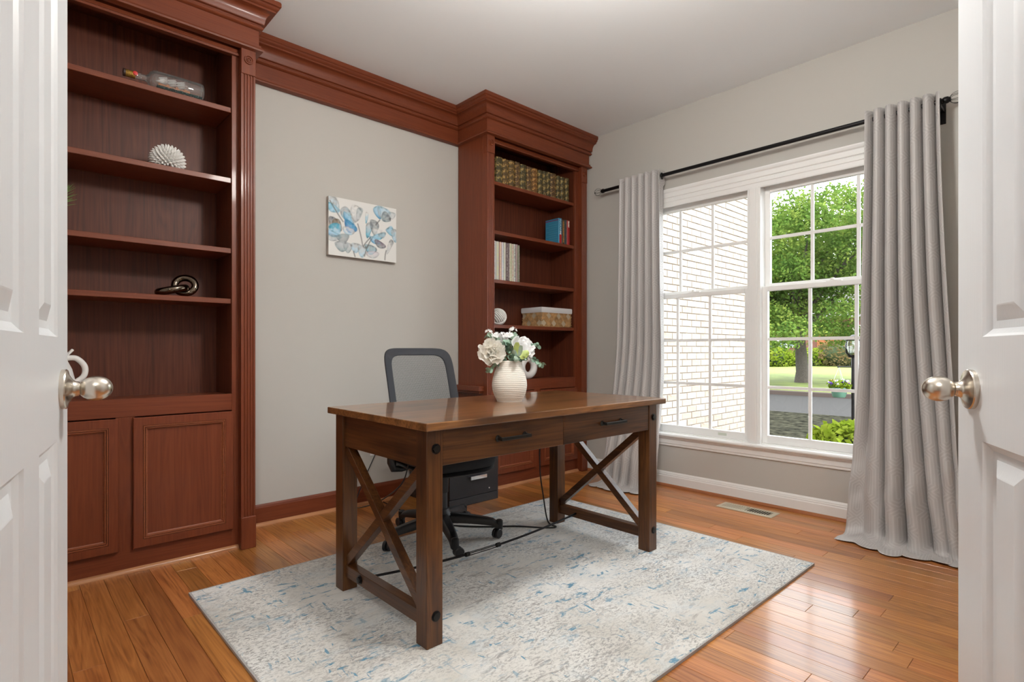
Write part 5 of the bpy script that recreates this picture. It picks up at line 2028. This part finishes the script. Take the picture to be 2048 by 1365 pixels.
# lined wicker basket
def basket():
    x0, x1, y0, y1, z0, z1 = 3.092, 3.448, 2.992, 3.215, 1.178, 1.333
    t = thing('basket', 'woven water-hyacinth basket with white cloth liner on the fourth shelf', 'basket', ((x0 + x1) / 2, (y0 + y1) / 2, z0))
    build('core', MB().box(x0 + 0.006, x1 - 0.006, y0 + 0.006, y1 - 0.006, z0, z1 - 0.02), plain('pale_core', (0.46, 0.38, 0.27), 0.8), t)
    strand = plain('wicker_strand', (0.40, 0.235, 0.10), 0.7, vary=0.35, bscale=40)
    hgt = 0.118

    def side(fn, wd):
        m = MB()
        per = 0.115
        n = int(wd / per) + 2
        for k in range(-2, n * 2 + 2):
            for s in (-1, 1):
                for off in (-0.026, -0.0173, -0.0087, 0, 0.0087, 0.0173, 0.026):
                    pts = []
                    for i in range(9):
                        v = i / 8
                        u = k * per / 2 + off + s * (v - 0.5) * hgt * 0.95
                        if -0.001 <= u <= wd + 0.001:
                            lift = 0.0015 * math.sin(i * PI / 2 + (k % 2) * PI + (0 if s > 0 else PI))
                            pts.append(fn(max(0, min(wd, u)), v * hgt + 0.002, 0.0035 + lift))
                    if len(pts) > 1 and (k + (0 if s > 0 else 1)) % 2 == 0:
                        m.tube(pts, 0.0030, 5)
        return m
    build('weave', side(lambda u, v, h: (x0 + u, y0 + 0.006 - h, z0 + v), x1 - x0), strand, t, smooth=60)
    build('weave', side(lambda u, v, h: (x0 + 0.006 - h, y0 + u, z0 + v), y1 - y0), strand, t, smooth=60)
    m = MB()
    m.tube([(x0 + 0.002, y0 + 0.002, z0 + 0.004), (x1 - 0.002, y0 + 0.002, z0 + 0.004), (x1 - 0.002, y1 - 0.002, z0 + 0.004), (x0 + 0.002, y1 - 0.002, z0 + 0.004)], 0.004, 6, closed=True)
    build('rim', m, strand, t, smooth=60)
    liner = MB().ringrect(x0 - 0.003, x1 + 0.002, y0 - 0.003, y1 + 0.003, lambda a, c, h: (a, c, h), [(0.002, z1 - 0.042), (0, z1 - 0.030), (0, z1 - 0.006), (0.004, z1), (0.010, z1 - 0.002), (0.012, z1 - 0.05)], cap=True)
    build('liner', liner, plain('white_liner_cloth', (0.66, 0.65, 0.66), 0.9, bump=0.2, bscale=400), t, smooth=45)


basket()

# white ring ornament behind the bouquet
rg = thing('ring_sculpture', 'white ceramic ring ornament on the counter behind the bouquet', 'ornament', (3.005, 3.055, 0.770))
m = MB()
pts = [(0.066 * math.cos(2 * PI * i / 48), 0, 0.094 + 0.066 * math.sin(2 * PI * i / 48)) for i in range(48)]
m.tube(pts, 0.0275, 18, closed=True)
m.v = [(p[0], p[1], max(0.001, p[2])) for p in m.v]
build('ring', m, ceramic_white, rg, world=False, smooth=80)

# ------------------------------------------------------------------ added fill lamps, out of view
def fill_lamp(label, x, y, power, r=0.12, drop=0.28):
    t = thing('fill_lamp', label, 'ceiling lamp', (x, y, CEIL))
    build('canopy', MB().lathe([(0, -0.03), (0.07, -0.03), (0.085, -0.012), (0.085, 0.0), (0, 0)], 28), nickel, t, world=False, smooth=40)
    build('stem', MB().lathe([(0, -drop - 0.01), (0.010, -drop - 0.01), (0.010, -0.03), (0, -0.03)], 12), nickel, t, world=False)
    L = power / (PI * 4 * PI * r * r)
    build('globe', MB().sphere((0, 0, -drop - r), r, 28, 16), emit_mat('fill_globe', (1.0, 0.968, 0.915), L), t, world=False, smooth=80)


fill_lamp('added white globe fill lamp, unseen over the near side of the room', 1.36, 1.06, ROOM_FILL_POWER)
hl = diag(0.05, -0.55)
fill_lamp('added white globe fill lamp, unseen in the entrance hall', hl.x, hl.y, HALL_FILL_POWER)

# ------------------------------------------------------------------ outdoors
GZ = -0.40
asphalt = plain('grey_asphalt', (0.052, 0.050, 0.049), 1.0, spec=0.05, bump=0.5, bscale=60, vary=0.15)
drive_m = plain('wet_exposed_aggregate', (0.027, 0.0262, 0.0175), 1.0, spec=0.03, bump=0.6, bscale=9, vary=0.9)
grass_m = plain('lawn_grass', (0.145, 0.185, 0.030), 0.9, vary=0.3, bscale=1.2)
soil = plain('brown_mulch', (0.055, 0.035, 0.025), 0.95, vary=0.4, bscale=8)
stone_kerb = plain('kerb_concrete', (0.06, 0.042, 0.034), 0.9)
struct(build('driveway', MB().box(WX + 0.14, 13.1, -12, 14, GZ - 0.3, GZ), drive_m), 'wet aggregate driveway outside the window', 'driveway')
struct(build('road', MB().box(13.1, 18.3, -40, 60, GZ - 0.3, GZ - 0.02), asphalt), 'grey asphalt road beyond the driveway', 'road')
struct(build('kerb', MB().box(18.3, 18.75, -40, 60, GZ - 0.3, GZ + 0.10), stone_kerb), 'brown kerb along the far side of the road', 'kerb')
lw = MB()
lw.add([(18.75, -40, GZ + 0.09), (18.75, 60, GZ + 0.09), (38, 60, 0.25), (38, -40, 0.25), (90, 60, 0.8), (90, -40, 0.8)], [(0, 3, 2, 1), (3, 5, 4, 2)])
struct(build('lawn', lw, grass_m), 'bright green lawn across the road', 'lawn')

# brick wing of the house
wing = thing('brick_wing', 'pale brick wing of the house outside the left window', 'house wall', (5.8, 3.27, GZ))
BYF = 3.27
mort = plain('pale_mortar', (0.30, 0.245, 0.195), 0.95)
build('masonry_core', MB().box(WX + 0.14, 7.82, BYF + 0.012, BYF + 6.0, GZ, 5.2), mort, wing)


def brick_mat():
    m, nt, b = mk('pale_brick')
    oi = nd(nt, 'ShaderNodeObjectInfo')
    tc = nd(nt, 'ShaderNodeTexCoord')
    nz = nd(nt, 'ShaderNodeTexNoise')
    nz.inputs['Scale'].default_value = 16
    nz.inputs['Detail'].default_value = 5
    lk(nt, tc, 'Object', nz, 'Vector')
    ad = nd(nt, 'ShaderNodeMath', operation='MULTIPLY_ADD')
    ad.inputs[1].default_value = 0.5
    lk(nt, oi, 'Random', ad, 0)
    lk(nt, nz, 'Fac', ad, 2)
    r = ramp(nt, [(0.33, (0.16, 0.11, 0.075)), (0.42, (0.30, 0.25, 0.205)), (0.7, (0.34, 0.29, 0.24)), (0.95, (0.38, 0.34, 0.30))])
    lk(nt, ad, 'Value', r, 'Fac')
    lk(nt, r, 'Color', b, 'Base Color')
    b.inputs['Roughness'].default_value = 0.95
    return m


bmat = brick_mat()
bw, bh, bg_ = 0.200, 0.066, 0.010


def brick_mesh():
    a, c = bw / 2, bh / 2
    k = 0.004
    vs = [(-a, 0.014, -c), (a, 0.014, -c), (a, 0.014, c), (-a, 0.014, c), (-a, 0.003, -c), (a, 0.003, -c), (a, 0.003, c), (-a, 0.003, c),
          (-a + k, 0, -c + k), (a - k, 0, -c + k), (a - k, 0, c - k), (-a + k, 0, c - k)]
    fs = [(8, 9, 10, 11)]
    for q in range(4):
        r = (q + 1) % 4
        fs += [(q, r, 4 + r, 4 + q), (4 + q, 4 + r, 8 + r, 8 + q)]
    return vs, fs


bv_, bf_ = brick_mesh()
bme = bpy.data.meshes.new('brick')
bme.from_pydata(bv_, [], bf_)
bme.materials.append(bmat)
spots = []
row = 0
z = GZ + bh / 2
while z < 5.1:
    x = WX + 0.30 + (0.105 if row % 2 else 0)
    while x < 7.75:
        spots.append((x, z))
        x += bw + bg_
    z += bh + bg_
    row += 1
vis = [s for s in spots if 5.15 < s[0] < 7.8 and 0.0 < s[1] < 3.4]
vis.sort(key=lambda s: (s[0] - 0) ** 2 + (s[1] - 1) ** 2)
near = set(vis[:300])
rest = MB()
for s in spots:
    jx = rnd.uniform(-0.002, 0.002)
    jy = rnd.uniform(-0.002, 0.002)
    if s in near:
        o = bpy.data.objects.new('brick', bme)
        COL.objects.link(o)
        o.parent = wing
        o.location = (s[0] + jx - 5.8, jy, s[1] - GZ)
    else:
        rest.add([(p[0] + s[0], p[1] + BYF + jy, p[2] + s[1]) for p in bv_], bf_)
ro = build('far_bricks', rest, bmat, wing, fix=False)
ro['kind'] = 'stuff'


# foliage
def leafset(m, rr, c, rad, n, size, shell=0.55, asp=0.42, droop=0.3):
    c = Vector(c)
    for i in range(n):
        while True:
            d = Vector((rr.uniform(-1, 1), rr.uniform(-1, 1), rr.uniform(-1, 1)))
            if 0.01 < d.length < 1:
                break
        rl = shell + (1 - shell) * rr.random() ** 0.6
        d = d.normalized() * rl
        p = c + Vector((d.x * rad[0], d.y * rad[1], d.z * rad[2]))
        ax = Vector((rr.gauss(0, 1), rr.gauss(0, 1), rr.gauss(0, 0.6) - droop)).normalized()
        sd = ax.cross(Vector((rr.gauss(0, 1), rr.gauss(0, 1), rr.gauss(0, 1)))).normalized()
        L = size * rr.uniform(0.7, 1.3)
        w = L * asp
        o = len(m.v)
        m.v += [tuple(p), tuple(p + ax * L * 0.45 + sd * w), tuple(p + ax * L), tuple(p + ax * L * 0.45 - sd * w)]
        m.f.append((o, o + 1, o + 2, o + 3))


bark = plain('grey_bark', (0.07, 0.058, 0.048), 0.9, bump=0.6, bscale=25, vary=0.3)
tree_leaf = leaf_mat('tree_leaf', ((0.036, 0.080, 0.016), (0.100, 0.170, 0.032), (0.26, 0.31, 0.065)))


def tree():
    base = Vector((22.3, 7.85, -0.30))
    t = thing('street_tree', 'large spreading green tree on the lawn across the road', 'tree', base)
    rr = random.Random(21)
    tk = MB().tube([(0, 0, -0.1), (0.02, 0, 0.5), (0.0, 0.03, 1.2), (-0.05, 0.1, 1.9), (-0.1, 0.25, 2.5)], [0.30, 0.215, 0.20, 0.20, 0.19], 14)
    to = build('trunk', tk, bark, t, world=False, smooth=60)
    br = MB()
    ends = []
    for k in range(13):
        a = 2 * PI * k / 13 + rr.uniform(-0.2, 0.2)
        el = rr.uniform(0.35, 1.2)
        L = rr.uniform(2.6, 4.3)
        d = Vector((math.cos(a) * math.cos(el), math.sin(a) * math.cos(el), math.sin(el)))
        p0 = Vector((-0.08, 0.2, rr.uniform(1.7, 2.5)))
        p1 = p0 + d * L * 0.5 + Vector((0, 0, 0.25))
        p2 = p0 + d * L
        pts = spline([p0, p1, p2], 5)
        br.tube(pts, [lerp(0.10, 0.02, i / (len(pts) - 1)) for i in range(len(pts))], 7)
        ends += [p1, p2]
        for q in range(2):
            e = p1 + Vector((rr.uniform(-1, 1), rr.uniform(-1, 1), rr.uniform(-0.2, 0.9))) * 1.4
            br.tube([p1, p1.lerp(e, 0.5) + Vector((0, 0, 0.1)), e], [0.035, 0.02, 0.008], 5)
            ends.append(e)
    build('branches', br, bark, to, world=False, smooth=60)
    m = MB()
    for e in ends:
        leafset(m, rr, e, (1.2, 1.2, 0.7), 620, 0.125, 0.25, 0.30)
    # weeping lower skirt and outer shell
    for k in range(85):
        a = rr.uniform(0, 2 * PI)
        el = rr.uniform(-0.25, 1.25)
        R = rr.uniform(3.3, 4.6)
        p = Vector((math.cos(a) * math.cos(el) * R, math.sin(a) * math.cos(el) * R, 2.6 + math.sin(el) * R * 1.05))
        leafset(m, rr, p, (0.95, 0.95, 0.5), 520, 0.125, 0.2, 0.30)
    for k in range(34):
        a = rr.uniform(0, 2 * PI)
        R = rr.uniform(1.2, 3.6)
        p = Vector((math.cos(a) * R, math.sin(a) * R, rr.uniform(1.75, 2.7)))
        leafset(m, rr, p, (0.75, 0.75, 0.42), 420, 0.115, 0.2, 0.30, 0.6)
    lo = build('foliage', m, tree_leaf, t, world=False, fix=False)
    lo['kind'] = 'stuff'


tree()


def bush(name, label, c, rad, n, size, mat, group=None, seed=0, core=(0.03, 0.05, 0.015), cat='shrub'):
    t = thing(name, label, cat, (c[0], c[1], c[2] - rad[2]), 0, group)
    rr = random.Random(seed)
    cm = MB().sphere((0, 0, rad[2]), 1.0, 14, 8, (rad[0] * 0.72, rad[1] * 0.72, rad[2] * 0.78))  # dark ellipsoid filling the inside of the shrub
    build('inner_twigs', cm, plain(name + '_twigs', core, 0.95), t, world=False, smooth=60)
    m = MB()
    leafset(m, rr, (0, 0, rad[2]), rad, n, size, 0.72, 0.32, -0.2)
    lo = build('foliage', m, mat, t, world=False, fix=False)
    lo['kind'] = 'stuff'
    return t


lime_leaf = leaf_mat('lime_shrub_leaf', ((0.065, 0.13, 0.013), (0.17, 0.235, 0.02), (0.31, 0.35, 0.06)), 0.4)
green_leaf = leaf_mat('hedge_leaf', ((0.02, 0.05, 0.01), (0.06, 0.115, 0.02), (0.14, 0.19, 0.04)))
red_leaf = leaf_mat('bronze_hedge_leaf', ((0.04, 0.05, 0.02), (0.13, 0.11, 0.045), (0.26, 0.155, 0.085)))
bush('lime_shrub', 'lime-green shrub just outside the window', (6.05, 1.66, -0.10), (0.46, 0.46, 0.40), 2600, 0.085, lime_leaf, seed=3)
hs = [((33.6, 14.3, 0.72), (1.5, 1.6, 1.10), green_leaf, 'tall green shrub left of the tree trunk across the lawn'),
      ((33.0, 13.1, 0.40), (1.1, 1.1, 0.75), lime_leaf, 'rounded bright green shrub just left of the tree trunk'),
      ((34.3, 11.7, 0.40), (1.1, 1.1, 0.75), lime_leaf, 'yellow-green shrub just right of the tree trunk'),
      ((35.2, 10.2, 0.65), (1.9, 1.6, 0.95), red_leaf, 'bronze-tinged shrub at the right of the lawn'),
      ((36.2, 8.0, 0.55), (1.6, 1.4, 0.95), green_leaf, 'green shrub behind the lamp post'),
      ((30.3, 15.2, 0.02), (0.7, 0.8, 0.35), green_leaf, 'low green shrub below the red pillar')]
for i, (c, rd, mt, lab) in enumerate(hs):
    bush('lawn_shrub', lab, c, rd, 2200, 0.16, mt, 'shrubs along the far lawn', 40 + i)

# house across the street
hb = thing('neighbor_house', 'red brick house with orange door beyond the far shrubs', 'house', (48, 16, 0.4))
red_br = plain('far_red_brick', (0.13, 0.055, 0.04), 0.95, vary=0.15, bscale=3)
build('wall', MB().box(47.0, 56, 6, 32, 0.2, 3.6), red_br, hb)
build('gable_roof', MB().prism([(46.2, 3.5), (56.8, 3.5), (51.5, 6.6)], lambda a, c, h: (a, h, c), 5.5, 32.5), plain('far_roof', (0.12, 0.11, 0.11), 0.9), hb)
orange = plain('orange_door_paint', (0.24, 0.07, 0.012), 0.6)
dr = build('garage_door', MB().box(46.9, 47.0, 13.2, 15.4, 0.3, 2.3), orange, hb)
for k in range(4):
    build('door_panel', MB().box(46.86, 46.9, 13.3 + 0.52 * k, 13.74 + 0.52 * k, 0.5, 2.1), orange, dr, bevel=0.02)
build('white_pillar', MB().box(46.8, 47.0, 12.1, 12.9, 0.3, 2.9), trim_white, hb)
for yy in (17.7, 20.5):
    f = build('window', MB().box(46.92, 47.0, yy - 0.75, yy + 0.75, 1.25, 2.6), trim_white, hb)
    for a in (-0.55, 0.05):
        build('pane', MB().box(46.90, 46.93, yy + a, yy + a + 0.5, 1.35, 2.5), plain('far_glass', (0.10, 0.13, 0.16), 0.1), f)
pb = thing('brick_pillar', 'short red brick pillar at the left edge of the lawn', 'pillar', (31.5, 15.6, 0))
build('shaft', MB().box(31.2, 31.8, 14.85, 15.75, 0.0, 0.72), red_br, pb)
build('cap', MB().box(31.12, 31.88, 14.77, 15.83, 0.72, 0.80), plain('pillar_cap', (0.45, 0.30, 0.25), 0.9), pb)

# background trees
for i, (c, rd) in enumerate((((68, 2, 5), (5, 6, 5.5)), ((66, 22, 6), (6, 7, 6.5)), ((64, 38, 6), (6, 8, 6)))):
    lab = ['far green tree behind the house roof at right', 'far green tree behind the middle of the house roof', 'far green tree behind the house at left'][i]
    t = thing('far_tree', lab, 'tree', (c[0], c[1], 0), 0, 'far trees')
    build('trunk', MB().tube([(0, 0, 0), (0, 0, c[2])], 0.4, 8), bark, t, world=False)
    m = MB()
    leafset(m, random.Random(70 + i), (0, 0, c[2] + 1), rd, 5000, 0.7, 0.35)
    lo = build('foliage', m, tree_leaf, t, world=False, fix=False)
    lo['kind'] = 'stuff'

# lamp post with hanging basket
lp = thing('lamp_post', 'black garden lamp post with glass lantern seen past the curtain', 'lamp post', (10.19, 2.80, GZ))
build('post', MB().tube([(0, 0, 0), (0, 0, 1.28)], 0.032, 12), black_metal, lp, world=False, smooth=40)
build('arm', MB().tube([(0, -0.03, 1.125), (-0.03, 0.21, 1.125)], 0.010, 8).sphere((-0.03, 0.215, 1.125), 0.016, 8, 6), black_metal, lp, world=False, smooth=60)
ln = build('lantern_frame', MB().lathe([(0, 1.28), (0.07, 1.28), (0.08, 1.305), (0, 1.305)], 20).lathe([(0, 1.56), (0.13, 1.56), (0.13, 1.575), (0.02, 1.65), (0, 1.655)], 20), black_metal, lp, world=False, smooth=30)
build('lantern_glass', MB().lathe([(0.075, 1.305), (0.115, 1.36), (0.12, 1.48), (0.10, 1.56)], 24), glass_mat('lantern_glass', 0.2, (0.95, 0.97, 0.97)), ln, world=False, smooth=60)
bars = MB()
for k in range(4):
    a = PI / 4 + PI / 2 * k
    bars.tube([(0.077 * math.cos(a), 0.077 * math.sin(a), 1.30), (0.118 * math.cos(a), 0.118 * math.sin(a), 1.36), (0.123 * math.cos(a), 0.123 * math.sin(a), 1.48), (0.102 * math.cos(a), 0.102 * math.sin(a), 1.565)], 0.006, 6)
build('lantern_bars', bars, black_metal, ln, world=False)
hbk = thing('hanging_basket', 'mint-green hanging flower basket on the lamp post arm', 'hanging basket', (10.16, 3.00, 0.22))
build('bowl', MB().lathe([(0, 0), (0.085, 0), (0.098, 0.02), (0.128, 0.15), (0.134, 0.152), (0.134, 0.165), (0.122, 0.165), (0.11, 0.13), (0, 0.12)], 24), plain('mint_plastic', (0.10, 0.21, 0.15), 0.5), hbk, world=False, smooth=40)
w = MB()
for k in range(3):
    a = 2 * PI * k / 3
    w.tube([(0.125 * math.cos(a), 0.125 * math.sin(a), 0.165), (0, 0, 0.50)], 0.003, 5)
build('hanger', w, plain('mint_hanger', (0.45, 0.6, 0.5), 0.5), hbk, world=False)
m = MB()
leafset(m, random.Random(5), (0, 0, 0.20), (0.17, 0.17, 0.08), 500, 0.05, 0.2)
build('foliage', m, lime_leaf, hbk, world=False, fix=False)['kind'] = 'stuff'
for nm, cl, sd in (('purple_blooms', (0.09, 0.03, 0.30), 6), ('yellow_blooms', (0.60, 0.38, 0.04), 7), ('white_blooms', (0.6, 0.6, 0.6), 8)):
    m = MB()
    rr = random.Random(sd)
    for k in range(11):
        a = rr.uniform(0, 2 * PI)
        r = rr.uniform(0.03, 0.17)
        leafset(m, rr, (r * math.cos(a), r * math.sin(a), rr.uniform(0.19, 0.29)), (0.016, 0.016, 0.016), 16, 0.026, 0.2, 0.5)
    build(nm, m, plain(nm + '_m', cl, 0.6), hbk, world=False, fix=False)['kind'] = 'stuff'
